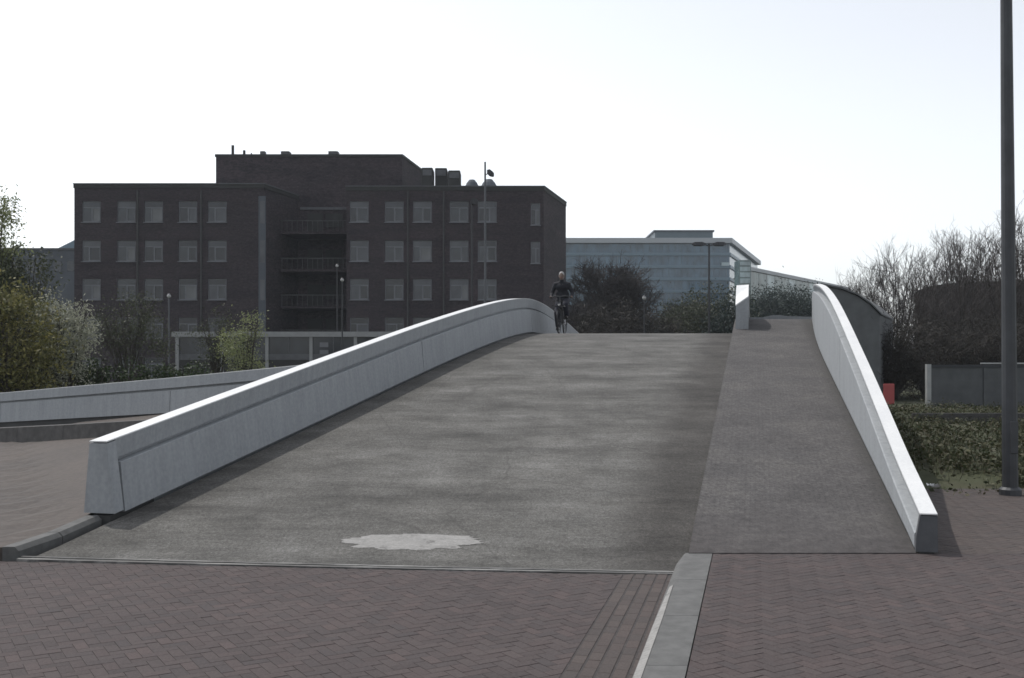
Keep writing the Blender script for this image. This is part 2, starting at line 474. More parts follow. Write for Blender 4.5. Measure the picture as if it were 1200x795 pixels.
    simple('office_fascia', (0.36, 0.38, 0.40), 0.5, var=0.05, scale=0.2)
    simple('office_side', (0.095, 0.13, 0.15), 0.5, var=0.08, scale=0.2)
    simple('slate_wall', (0.075, 0.085, 0.10), 0.8, var=0.15, scale=0.5)
    simple('dark_roofing', (0.028, 0.028, 0.0268), 0.8, var=0.2, scale=1)
    simple('shed_grey', (0.095, 0.10, 0.104), 0.75, var=0.18, scale=2)
    simple('fence_panel', (0.075, 0.08, 0.085), 0.6, var=0.22, scale=2.5)
    simple('fence_rail', (0.03, 0.032, 0.038), 0.6)
    simple('pale_metal', (0.33, 0.34, 0.34), 0.5, var=0.12)
    simple('galvanised', (0.058, 0.061, 0.066), 0.55, 0.3, var=0.18, scale=4)
    simple('lamp_grey', (0.085, 0.09, 0.10), 0.5, 0.2, var=0.1)
    simple('lamp_dark', (0.025, 0.026, 0.03), 0.5, 0.1)
    simple('lamp_white', (0.38, 0.38, 0.38), 0.4, var=0.04)
    simple('red_paint', (0.40, 0.075, 0.075), 0.5, var=0.1)
    simple('bark', (0.045, 0.038, 0.032), 0.9, var=0.3, scale=6)
    simple('twigs', (0.036, 0.032, 0.032), 0.9, var=0.3, scale=3)
    simple('twigs_right', (0.060, 0.052, 0.050), 0.9, var=0.3, scale=3)
    leaf_mat('leaf_spring', [(0.1552, 0.1863, 0.08539),(0.2484, 0.2794, 0.1397),(0.1863, 0.2018, 0.07762),(0.3105, 0.326, 0.2018)])
    leaf_mat('leaf_forsythia', [(0.10,0.105,0.04),(0.20,0.19,0.07),(0.075,0.085,0.035),(0.30,0.27,0.10),(0.09,0.09,0.045),(0.16,0.15,0.07)])
    leaf_mat('leaf_pale', [(0.2568, 0.2685, 0.1984),(0.3969, 0.3969, 0.3268),(0.1984, 0.2101, 0.1401),(0.5603, 0.5603, 0.4669)])
    leaf_mat('leaf_hedge', [(0.024, 0.0432, 0.0168),(0.042, 0.066, 0.024),(0.0312, 0.0408, 0.0192),(0.06, 0.084, 0.036)], trans=0.12)
    leaf_mat('leaf_dull', [(0.044, 0.055, 0.03025),(0.06875, 0.077, 0.04125),(0.05225, 0.0605, 0.0385),(0.0825, 0.088, 0.04675)], trans=0.15)
    leaf_mat('leaf_green', [(0.045,0.055,0.032),(0.065,0.075,0.042),(0.05,0.056,0.036),(0.075,0.085,0.05)], trans=0.15)
    leaf_mat('leaf_teal', [(0.026,0.040,0.036),(0.036,0.052,0.046),(0.03,0.044,0.038),(0.042,0.06,0.05)], trans=0.1)
    leaf_mat('leaf_ivy', [(0.0264, 0.036, 0.0168),(0.054, 0.066, 0.0264),(0.0384, 0.0408, 0.0216),(0.102, 0.102, 0.054),(0.066, 0.054, 0.0336),(0.036, 0.0504, 0.0192),(0.12, 0.108, 0.072)], trans=0.12)
    leaf_mat('leaf_brown', [(0.0248, 0.02108, 0.0186),(0.0341, 0.0279, 0.02356),(0.02976, 0.02852, 0.02108),(0.02232, 0.02108, 0.0186)], trans=0.1)
    simple('skin', (0.15, 0.10, 0.08), 0.55, var=0.06)
    simple('grey_hair', (0.30, 0.295, 0.29), 0.6, var=0.1)
    simple('jacket_cloth', (0.014, 0.015, 0.02), 0.85, var=0.3, scale=8)
    simple('trouser_cloth', (0.022, 0.023, 0.035), 0.85, var=0.2, scale=8)
    simple('shirt_cloth', (0.06, 0.055, 0.05), 0.8)
    simple('shoe_leather', (0.015, 0.014, 0.014), 0.5)
    simple('bike_black', (0.018, 0.018, 0.02), 0.35)
    simple('rubber', (0.02, 0.02, 0.02), 0.8)
    simple('chrome', (0.55, 0.55, 0.55), 0.25, 0.9, var=0.05)
    simple('white_plastic', (0.7, 0.7, 0.7), 0.5, var=0.05)
make_materials()

# ------------------------------------------------------------------ the bridge: levels and edges
Z_ROAD = [(9.1, 0.06), (12.0, 0.466), (16.0, 1.026), (20.0, 1.586), (23.4, 2.02), (26.0, 2.30), (28.0, 2.445), (29.0, 2.46), (30.2, 2.42), (32.0, 2.26), (34.0, 2.02), (40.0, 1.2), (48.0, 0.12)]
Z_PATH = [(9.1, 0.085), (12.0, 0.49), (16.0, 1.05), (20.0, 1.61), (24.0, 2.17), (27.5, 2.66), (29.2, 2.86), (30.6, 2.94), (32.0, 2.90), (34.5, 2.62), (40.0, 1.7), (50.0, 0.12)]
def zr(Y):
    if Y <= 8.3: return 0.0
    if Y < 9.1: t = (Y-8.3)/0.8; return 0.06*t*t
    return interp(Z_ROAD, Y)
def zp(Y):
    if Y <= 8.7: return 0.03
    if Y < 9.1: t = (Y-8.7)/0.4; return 0.03+0.055*t*t
    return interp(Z_PATH, Y)
def XL(Y): return -3.80 + 0.2375*(Y-9.98)
def XC(Y): return 1.48 + 0.2375*(Y-8.67)
def XR(Y): return 1.393 + 0.2375*Y + (0.0027*(Y-20)**2 if Y > 20 else 0)
def kerb_x(Y): return 0.70 + 0.2375*(Y-5.484)
def gut_x(Y): return 0.26 + 0.2375*(Y-5.484)
def start_y(X): return 8.72 - 0.098*(X+4.05)

def frange(a, b, s):
    k = max(1, int(round((b-a)/s)))
    return [a+(b-a)*i/k for i in range(k+1)]

# ground to the horizon
g = MB()
g.quad((-1400,-200,-0.14), (1400,-200,-0.14), (1400,2000,-0.14), (-1400,2000,-0.14))
g.build('ground', 'earth', kind='structure')

# carriageway of the ramp and bridge
def sheet(name, mat, fl, fr, fz, Y0f, Y1, step=0.5, nu=10, under=0.35, kind='structure'):
    """solid deck: top grid plus skirts"""
    m = MB()
    rows = []
    Ys = frange(0.0, 1.0, 1.0/int((Y1-9)/step))
    for w in Ys:
        row = []
        for i in range(nu+1):
            u = i/nu
            y0 = Y0f(u)
            Y = y0 + (Y1-y0)*w
            x = fl(Y)*(1-u) + fr(Y)*u
            row.append((x, Y, fz(Y)))
        rows.append(row)
    n = nu+1
    for r in rows: m.v += r
    for a in range(len(rows)-1):
        for i in range(nu):
            k = a*n+i; m.f.append((k, k+1, k+n+1, k+n))
    # skirts
    for side in (0, nu):
        for a in range(len(rows)-1):
            p, q = rows[a][side], rows[a+1][side]
            pb = (p[0], p[1], min(-0.2, p[2]-under)); qb = (q[0], q[1], min(-0.2, q[2]-under))
            if side == 0: m.quad(p, q, qb, pb)
            else: m.quad(q, p, pb, qb)
    r = rows[0]
    m.poly([(p[0], p[1], p[2]) for p in r] + [(r[-1][0], r[-1][1], -0.2), (r[0][0], r[0][1], -0.2)])
    return m.build(name, mat, kind=kind)

road = sheet('road_ramp', 'ramp_concrete', XL, XC, zr, lambda u: 8.72 - 0.53*u, 50.0, 0.35, 14)
path = sheet('footpath_ramp', 'path_asphalt', lambda Y: XC(Y)+0.004, XR, zp, lambda u: 8.86, 50.0, 0.35, 6)

# repair patch on the road with broken edges, and smaller spots
def patch(cx, cy, rx, ry, seed, name='road_patch'):
    rnd = random.Random(seed)
    m = MB(); pts = []
    N = 150
    for i in range(N):
        a = 2*math.pi*i/N
        k = 0.95 + 0.10*noise.noise(Vector((2.2*math.cos(a), 2.2*math.sin(a), seed))) + 0.10*noise.noise(Vector((9*math.cos(a), 9*math.sin(a), seed+4))) + rnd.uniform(-0.03, 0.03)
        if math.sin(a) < -0.2: k *= 1 - 0.16*(0.5+0.5*math.sin(11*a+seed)) - 0.06*rnd.random()
        x, y = cx+rx*k*math.cos(a), cy+ry*k*math.sin(a)
        pts.append((x, y))
    for i in range(N):
        p, q = pts[i], pts[(i+1) % N]
        m.poly([(cx, cy, zr(cy)+0.005), (p[0], p[1], zr(p[1])+0.004), (q[0], q[1], zr(q[1])+0.004)])
    return m.build(name, 'patch_mortar', parent=road)
patch(-0.90, 9.18, 0.66, 0.25, 1)

# steel joint across the foot of the ramp: two worn edge bars
for k, (dy, w) in enumerate(((-0.035, 0.022), (0.035, 0.018))):
    m = MB()
    xs = frange(-4.2, 1.30, 0.5)
    for a, b_ in zip(xs[:-1], xs[1:]):
        ya, yb = start_y(a)+dy, start_y(b_)+dy
        za = zr(ya)+0.006; zb = zr(yb)+0.006
        m.loft([[(a, ya-w, -0.05), (a, ya+w, -0.05), (a, ya+w, za), (a, ya-w, za)], [(b_, yb-w, -0.05), (b_, yb+w, -0.05), (b_, yb+w, zb), (b_, yb-w, zb)]])
    m.build('joint_bar', 'worn_steel', parent=road)
# faint construction joint across the footpath
m = MB()
for Y in (11.99,):
    m.quad((XC(Y)+0.03, Y, zp(Y)+0.004), (XR(Y), Y, zp(Y)+0.004), (XR(Y+0.008), Y+0.008, zp(Y+0.008)+0.004), (XC(Y+0.008)+0.03, Y+0.008, zp(Y+0.008)+0.004))
m.build('joint_line', 'dark_joint', parent=path)

# ------------------------------------------------------------------ parapets
NL = Vector((-0.973, 0.231, 0)); NR = Vector((0.973, -0.231, 0))

def parapet(name, label, stations, xf, zf, hf, nrm, ybreaks, sec, y0, y1, endblock=0.14, cat='parapet', end_mat='parapet_concrete'):
    base = Vector((xf(y0), y0, zf(y0)))
    t = thing(name, base, label, cat)
    def ring(Y, pts):
        h = hf(Y); o = Vector((xf(Y), Y, zf(Y)))
        return [o + nrm*p[0] + Vector((0, 0, p[1](h) if callable(p[1]) else p[1])) for p in pts]
    S = frange(y0+endblock, y1, 0.45)
    MB().loft([ring(Y, sec['core']) for Y in S]).build('core', 'parapet_concrete', t)
    m = MB().loft([ring(Y, sec['cap']) for Y in S])
    m.build('cap', 'parapet_concrete', t)
    MB().loft([ring(Y, sec['coping']) for Y in frange(y0, y1, 0.45)]).build('coping', 'parapet_top_lit', t)  # thin added plate, the glare on the wall top painted into its colour
    ys = [y0+endblock+0.03] + ybreaks + [y1]
    for a, b_ in zip(ys[:-1], ys[1:]):
        MB().loft([ring(Y, sec['panel']) for Y in frange(a, b_-0.025, 0.45)]).build('panel', 'parapet_concrete', t)
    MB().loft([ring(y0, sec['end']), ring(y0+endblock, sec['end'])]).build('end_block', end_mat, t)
    MB().loft([ring(y0+0.02, sec['foot']), ring(y0+endblock+0.6, sec['foot'])]).build('foot', 'dark_joint', t)
    return t

secL = dict(
    core=[(0.11, -0.45), (0.155, lambda h: h-0.03), (0.25, lambda h: h-0.03), (0.30, 0.03), (0.30, -0.45)],
    cap=[(0.100, lambda h: 0.745*h), (0.085, lambda h: h), (0.272, lambda h: h), (0.300, lambda h: 0.745*h)],
    panel=[(0.0, 0.035), (0.050, lambda h: 0.685*h), (0.056, lambda h: 0.692*h), (0.15, lambda h: 0.692*h), (0.13, 0.035)],
    end=[(-0.004, 0.06), (0.084, lambda h: h-0.012), (0.273, lambda h: h-0.012), (0.335, 0.06)],
    coping=[(0.083, lambda h: h+0.001), (0.085, lambda h: h+0.012), (0.272, lambda h: h+0.012), (0.274, lambda h: h+0.001)],
    foot=[(0.06, -0.3), (0.06, 0.033), (0.25, 0.033), (0.25, -0.3)])
HL = [(9.8, 0.745), (15.3, 0.83), (19.2, 0.875), (28.5, 0.95), (60, 0.95)]
parapet('bridge_parapet', 'long pale concrete parapet rising along the left edge of the ramp', None, XL, zr,
        lambda Y: interp(HL, Y), NL, [19.1, 28.4, 37.0], secL, 9.86, 46.0)
secR = dict(
    core=[(0.03, -0.45), (0.045, lambda h: h-0.22), (0.125, lambda h: h-0.20), (0.125, lambda h: h-0.03), (0.13, lambda h: h-0.03), (0.15, 0.03), (0.15, -0.45)],
    cap=[(0.112, lambda h: h-0.15), (0.036, lambda h: h-0.035), (0.036, lambda h: h), (0.175, lambda h: h), (0.178, lambda h: h-0.15)],
    panel=[(0.0, 0.012), (0.0, lambda h: h-0.195), (0.010, lambda h: h-0.185), (0.13, lambda h: h-0.182), (0.10, 0.012)],
    end=[(-0.002, 0.004), (0.004, lambda h: h-0.19), (0.034, lambda h: h-0.012), (0.176, lambda h: h-0.012), (0.180, 0.004)],
    coping=[(0.033, lambda h: h+0.001), (0.035, lambda h: h+0.012), (0.176, lambda h: h+0.012), (0.178, lambda h: h+0.001)],
    foot=[(0.02, -0.3), (0.02, 0.003), (0.15, 0.003), (0.15, -0.3)])
TR = [(8.85, 0.36), (10.41, 0.70), (12.1, 1.125), (14.6, 1.74), (19.0, 2.74), (22.0, 3.24), (25.6, 3.60), (28.5, 3.80), (31.0, 3.88)]
parapet('bridge_parapet', 'bright topped thin concrete parapet along the right edge of the footpath', None, XR, zp,
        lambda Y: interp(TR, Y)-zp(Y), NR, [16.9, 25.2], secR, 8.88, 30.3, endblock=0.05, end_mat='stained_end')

# short wall between road and footpath beyond the crest
t = thing('divider_wall', (XC(25.6), 25.6, zr(25.6)), 'short stub wall with bright sloping top between road and footpath at the crest', 'wall')
rings = []
for Y, za, zb in ((26.45, 3.13, 3.36), (26.9, 3.38, 3.55), (27.4, 3.60, 3.68), (28.0, 3.75, 3.77), (30.0, 3.72, 3.72), (33.0, 3.4, 3.4), (36, 2.9, 2.9)):
    x = XC(Y)+0.06
    rings.append([(x, Y, zr(Y)-0.3), (x+0.02, Y, za), (x+0.33, Y, zb), (x+0.35, Y, zr(Y)-0.3)])
MB().loft(rings).build('core', 'parapet_concrete', t)
rr = [[(r[1][0]-0.012, r[1][1]-0.01, r[1][2]-0.02), (r[1][0]-0.012, r[1][1]-0.01, r[1][2]+0.012), (r[2][0]+0.012, r[2][1]-0.01, r[2][2]+0.012), (r[2][0]+0.012, r[2][1]-0.01, r[2][2]-0.02)] for r in rings]
MB().loft(rr).build('cap', 'parapet_top_lit', t)  # sloping top carries the same painted-in brightness
t = MB()
for i, Y in enumerate((30.5,)):
    a, b_ = XC(Y)+0.62, XR(Y)
    t.loft([[(x, Y, zp(Y)-0.1), (x, Y+0.16, zp(Y)-0.1), (x, Y+0.16, zp(Y)+h), (x, Y, zp(Y)+h)] for x, h in ((a-0.2, 0.05), (a+0.2, 0.06), (a+0.5, 0.12), (a+0.7, 0.125), (a+0.95, 0.09), (b_, 0.075))])
t.build('path_sill', 'parapet_concrete', parent=path)

# ------------------------------------------------------------------ left pavement, its kerb and the side parapet
def zl(X, Y):
    return max(0.10, 0.15 + 0.172*(X+4.2) + 0.0853*(Y-9.5))
m = MB()
NX, NY = 30, 30
grid = []
for j in range(NY+1):
    Y = 8.78 + (22.5-8.78)*j/NY
    for i in range(NX+1):
        u = i/NX
        xr = (-4.33+0.2375*(Y-8.78)) - (0.0 if Y < 9.9 else 0.13)
        X = -18 + (xr+18)*u
        m.v.append((X, Y, zl(X, Y)))
for j in range(NY):
    for i in range(NX):
        k = j*(NX+1)+i; m.f.append((k, k+1, k+NX+2, k+NX+1))
# near edge
for i in range(NX):
    a, b_ = m.v[i], m.v[i+1]
    m.quad((a[0], a[1], -0.1), (b_[0], b_[1], -0.1), b_, a)
lp = m.build('left_pavement', 'far_paving', kind='structure')
# kerb stones between left pavement and ramp foot
for k in range(2):
    Y0 = 8.76 + k*0.56; Y1 = Y0+0.55
    f = lambda Y: -4.335+0.2375*(Y-8.78)
    m = MB()
    m.loft([[(f(Y)-0.02, Y, -0.1), (f(Y)-0.02, Y, zl(f(Y), Y)+0.008), (f(Y)+0.085, Y, zl(f(Y), Y)+0.008), (f(Y)+0.12, Y, zl(f(Y), Y)-0.03), (f(Y)+0.12, Y, -0.1)] for Y in (Y0, Y1)])
    m.build('kerb', 'kerb_stone', parent=lp)

# raised strip in front of the side parapet, with kerb
WP = [(-19.0, 29.5, -0.12), (-12.3, 24.6, 0.10), (-6.9, 20.65, 0.53), (-4.0, 18.5, 0.78), (-2.35, 17.25, 0.92)]
def wp(u):
    k = min(int(u), len(WP)-2); f = u-k
    return Vector(WP[k])*(1-f) + Vector(WP[k+1])*f
us = [i*0.25 for i in range(17)]
nw = Vector((-0.59, -0.81, 0))      # towards the camera side of the wall
side = thing('side_parapet', WP[1], 'lower concrete parapet at the left, behind the near wall and below the hedge', 'parapet')
def sring(u, pts):
    o = wp(u); return [o + nw*p[0] + Vector((0, 0, p[1])) for p in pts]
hS = 0.82
MB().loft([sring(u, [(-0.26, -0.4), (-0.26, hS-0.02), (-0.12, hS-0.02), (-0.11, -0.4)]) for u in us]).build('core', 'parapet_concrete', side)
MB().loft([sring(u, [(-0.29, hS*0.76), (-0.27, hS), (-0.055, hS), (-0.045, hS*0.76)]) for u in us]).build('cap', 'parapet_concrete', side)
MB().loft([sring(u, [(-0.272, hS+0.001), (-0.27, hS+0.012), (-0.055, hS+0.012), (-0.053, hS+0.001)]) for u in us]).build('coping', 'parapet_top_lit', side)  # added top plate, lit look put into the pale colour
for a, b_ in ((0, 0.996), (0.999, 1.997), (2.0, 3.98)):
    MB().loft([sring(u, [(-0.10, 0.12), (-0.09, hS*0.70), (-0.02, hS*0.70), (0.0, 0.12)]) for u in frange(a, b_, 0.25)]).build('panel', 'parapet_concrete', side)
MB().loft([sring(u, [(-0.09, -0.1), (-0.09, 0.118), (-0.05, 0.118), (-0.05, -0.1)]) for u in us]).build('foot', 'dark_joint', side)  # dark strip along the wall base, its shadow put into the colour
m = MB().loft([sring(u, [(-0.02, -0.4), (-0.02, 0.0), (1.9+0.1*u, 0.0-0.015), (1.9+0.1*u, -0.4)]) for u in us])
ss = m.build('side_strip', 'path_asphalt', kind='structure')
for a in range(16):
    u0, u1 = us[a]+0.0006, us[a+1]-0.0006
    MB().loft([sring(u, [(1.9+0.1*u, -0.4), (1.9+0.1*u, 0.0), (2.06+0.1*u, -0.012), (2.10+0.1*u, -0.4)]) for u in (u0, u1)]).build('kerb', 'kerb_dark', parent=ss)
# earth behind the side parapet
m = MB()
m.poly([(WP[0][0]-6, WP[0][1]+4.7, 0.0), (-19.0, 29.8, 0.0), (-12.3, 24.9, 0.25), (-6.9, 21, 0.6), (-2.6, 17.8, 0.95), (1.0, 33, 0.6), (-2, 44, -0.1), (-30, 60, -0.1)])
m.build('bank', 'earth', kind='structure')

# ------------------------------------------------------------------ brick paving in front
def clip(poly, conv):
    """Sutherland-Hodgman against a convex counter-clockwise polygon"""
    outp = poly
    for i in range(len(conv)):
        ax, ay = conv[i]; bx, by = conv[(i+1) % len(conv)]
        ins = lambda p: (bx-ax)*(p[1]-ay) - (by-ay)*(p[0]-ax) >= -1e-9
        inp, outp = outp, []
        for j in range(len(inp)):
            p, q = inp[j], inp[(j+1) % len(inp)]
            if ins(p): outp.append(p)
            if ins(p) != ins(q):
                d1 = (bx-ax)*(p[1]-ay) - (by-ay)*(p[0]-ax); d2 = (bx-ax)*(q[1]-ay) - (by-ay)*(q[0]-ax)
                s_ = d1/(d1-d2); outp.append((p[0]+(q[0]-p[0])*s_, p[1]+(q[1]-p[1])*s_))
        if len(outp) < 3: return []
    return outp
def area(p):
    return 0.5*abs(sum(p[i][0]*p[(i+1) % len(p)][1]-p[(i+1) % len(p)][0]*p[i][1] for i in range(len(p))))

BL, BW, GAP = 0.150, 0.075, 0.0024
def brick_into(m, poly, z, dz, inset=0.002):
    c = (sum(p[0] for p in poly)/len(poly), sum(p[1] for p in poly)/len(poly))
    r = max(math.hypot(p[0]-c[0], p[1]-c[1]) for p in poly)
    k = max(0.3, 1-inset*1.6/r)
    top = [(c[0]+(p[0]-c[0])*k, c[1]+(p[1]-c[1])*k) for p in poly]
    zz = z+dz
    m.loft([[(p[0], p[1], z-0.05) for p in poly], [(p[0], p[1], zz-0.0018) for p in poly], [(p[0], p[1], zz) for p in top]], caps=False)
    n = len(m.v); m.f.append(tuple(range(n-len(poly), n)))

def herring(area_poly, ang, seed):
    rnd = random.Random(seed)
    xs = [p[0] for p in area_poly]; ys = [p[1] for p in area_poly]
    cx, cy = sum(xs)/len(xs), sum(ys)/len(ys)
    rad = max(math.hypot(p[0]-cx, p[1]-cy) for p in area_poly)
    N = int(rad/BW)+3
    ca, sa = math.cos(ang), math.sin(ang)
    res = []
    for i in range(-N, N+1):
        for j in range(-N, N+1):
            k = (i-j) % 4
            if k == 0: w, h = 2, 1
            elif k == 3: w, h = 1, 2
            else: continue
            g2 = GAP/2
            x0, y0, x1, y1 = i*BW+g2, j*BW+g2, (i+w)*BW-g2, (j+h)*BW-g2
            mx, my = cx+ca*(x0+x1)/2-sa*(y0+y1)/2, cy+sa*(x0+x1)/2+ca*(y0+y1)/2
            if math.hypot(mx-cx, my-cy) > rad+0.2: continue
            q = [(cx+ca*a-sa*b_, cy+sa*a+ca*b_) for a, b_ in ((x0,y0),(x1,y0),(x1,y1),(x0,y1))]
            c = clip(q, area_poly)
            if len(c) < 3 or area(c) < 0.002: continue
            full = abs(area(c) - (x1-x0)*(y1-y0)) < 1e-7
            res.append((c, (mx, my), ang if w == 2 else ang+math.pi/2, full))
    return res

def in_frame(p):
    if p[1] < 5.3: return False
    x = 600+FOC*p[0]/p[1]; y = HOR+FOC*EYE/p[1]
    return -15 < x < 1215 and y < 812

def pave(owner, bricks, z, mat, n_single, seed, full_mesh=None, zfun=None):
    rnd = random.Random(seed)
    vis = [b for b in bricks if in_frame(b[1])]
    rest = [b for b in bricks if not in_frame(b[1]) and b[1][1] > 3.5]
    vis.sort(key=lambda b: b[1][1])
    # shared mesh of a whole brick
    fm = MB(); a, b_ = BL/2-GAP/2, BW/2-GAP/2
    brick_into(fm, [(-a,-b_),(a,-b_),(a,b_),(-a,b_)], 0, 0)
    me = bpy.data.meshes.new('brick'); me.from_pydata(fm.v, [], fm.f); me.materials.append(M[mat])
    n = 0; st = MB()
    for k, b in enumerate(vis):
        dz = rnd.uniform(-0.0012, 0.0012)
        zz = z if zfun is None else zfun(*b[1])
        if n < n_single and b[3]:
            o = bpy.data.objects.new('brick', me); COL.objects.link(o)
            o.location = (b[1][0], b[1][1], zz+dz); o.rotation_euler = (rnd.uniform(-.006,.006), rnd.uniform(-.006,.006), b[2])
            o.parent = owner; n += 1
        else:
            brick_into(st, b[0], zz, dz)
    for b in rest: brick_into(st, b[0], z if zfun is None else zfun(*b[1]), rnd.uniform(-0.0012, 0.0012))
    if st.v: st.build('brick_field', mat, parent=owner, kind='stuff')

ANG = math.pi/4 - ROAD_ANG
# left (carriageway) field
A = [(-7.0, 3.0), (gut_x(3.0)-0.01, 3.0), (gut_x(8.14)-0.01, 8.14), (-4.2, start_y(-4.2)-0.06), (-7.0, 8.72)]
m = MB().poly([(p[0], p[1], -0.0032) for p in A])
m.v = [(p[0], p[1], -0.0032) for p in A]
fore = m.build('brick_pavement', 'joint_sand', kind='structure')
pave(fore, herring(A, ANG, 1), 0.0, 'brick_red', 200, 3)
# gutter: courses laid lengthwise
gut = MB().poly([(gut_x(3.0), 3.0, -0.0032), (kerb_x(3.0)+0.02, 3.0, -0.0032), (kerb_x(8.6), 8.6, -0.0032), (gut_x(8.6)-0.4, 8.2, -0.0032)]).build('gutter', 'joint_sand', kind='structure')
gb = []
d = Vector((math.sin(ROAD_ANG), math.cos(ROAD_ANG))); pn = Vector((math.cos(ROAD_ANG), -math.sin(ROAD_ANG)))
gpoly = [(gut_x(3.0), 3.0), (kerb_x(3.0), 3.0), (kerb_x(8.56), 8.56), (gut_x(8.12), 8.12)]
for c in range(5):
    off = 0.040 + c*0.0872
    for k in range(38):
        s0 = k*BL + (0.5*BL if c % 2 else 0)
        o = Vector((gut_x(3.0), 3.0)) + d*(s0+BL/2) + pn*off
        a, b_ = BL/2-GAP/2, BW/2-GAP/2
        q = [tuple(o + d*u + pn*w) for u, w in ((-a,b_),(-a,-b_),(a,-b_),(a,b_))]
        q = q[::-1] if (q[1][0]-q[0][0])*(q[2][1]-q[1][1])-(q[1][1]-q[0][1])*(q[2][0]-q[1][0]) < 0 else q
        cl = clip(q, gpoly)
        if len(cl) >= 3 and area(cl) > 0.002:
            gb.append((cl, (o.x, o.y), math.pi/2-ROAD_ANG, abs(area(cl)-4*a*b_) < 1e-7))
pave(gut, gb, 0.0, 'brick_gutter', 60, 9)
# kerb stones
for k in range(5):
    y0 = 3.4 + k*1.1; y1 = min(y0+1.094, 8.88)
    rings = []
    for Y in (y0, y1):
        h = 0.036 - 0.003*max(0, (Y-5.5))/3.4
        x = kerb_x(Y)
        rings.append([(x-0.055, Y, -0.1), (x-0.055, Y, 0.004), (x-0.012, Y, h-0.004), (x+0.004, Y, h), (x+0.232, Y, h), (x+0.236, Y, -0.1)])
    MB().loft(rings).build('kerb', 'kerb_stone', parent=gut)
m = MB()
rings = []
for Y in frange(3.4, 7.6, 0.3):
    x = kerb_x(Y); h = 0.036 - 0.003*max(0, (Y-5.5))/3.4
    w = 0.012*(1 if Y < 6.6 else max(0.1, (7.7-Y)/1.1))
    rings.append([(x-0.036-w, Y, 0.006), (x-0.034-w, Y, 0.022), (x-0.012+w, Y, h+0.001), (x-0.008+w, Y, h+0.004), (x+0.0, Y, 0.01)])
m.loft(rings).build('kerb_edge', 'patch_mortar', parent=gut)
# right (footway) fields
B1 = [(kerb_x(3.0)+0.238, 3.0), (9.5, 3.0), (9.5, 8.858), (kerb_x(8.858)+0.238, 8.858)]
m = MB().poly([(p[0], p[1], 0.0268) for p in B1])
m.poly([(3.55, 8.8585, 0.0268), (9.5, 8.8585, 0.0268), (9.5, 13.4, 0.0268), (XR(13.4)+0.1, 13.4, 0.0268)])
fr_ = m.build('footway_pavement', 'joint_sand', kind='structure')
B2 = [(XR(8.86)+0.2, 8.86), (9.5, 8.86), (9.5, 13.3), (XR(13.3)+0.2, 13.3)]
pave(fr_, herring(B1, ANG, 2), 0.03, 'brick_red', 110, 4)
pave(fr_, herring(B2, ANG, 5), 0.03, 'brick_gutter', 0, 6)

# ------------------------------------------------------------------ generic wall with openings
def pierced(m, x0, x1, z0, z1, y, ops, depth=0.18, skew=None):
    """front wall in the plane y with rectangular openings and reveals"""
    xs = sorted({x0, x1} | {o[0] for o in ops} | {o[1] for o in ops})
    zs = sorted({z0, z1} | {o[2] for o in ops} | {o[3] for o in ops})
    for a, b_ in zip(xs[:-1], xs[1:]):
        for c, d_ in zip(zs[:-1], zs[1:]):
            mx, mz = (a+b_)/2, (c+d_)/2
            if any(o[0] < mx < o[1] and o[2] < mz < o[3] for o in ops): continue
            m.quad((a, y, c), (b_, y, c), (b_, y, d_), (a, y, d_))
    for o in ops:
        a, b_, c, d_ = o
        yd = y+depth
        m.quad((a, y, c), (b_, y, c), (b_, yd, c), (a, yd, c))
        m.quad((a, yd, d_), (b_, yd, d_), (b_, y, d_), (a, y, d_))
        m.quad((a, y, c), (a, yd, c), (a, yd, d_), (a, y, d_))
        m.quad((b_, yd, c), (b_, y, c), (b_, y, d_), (b_, yd, d_))

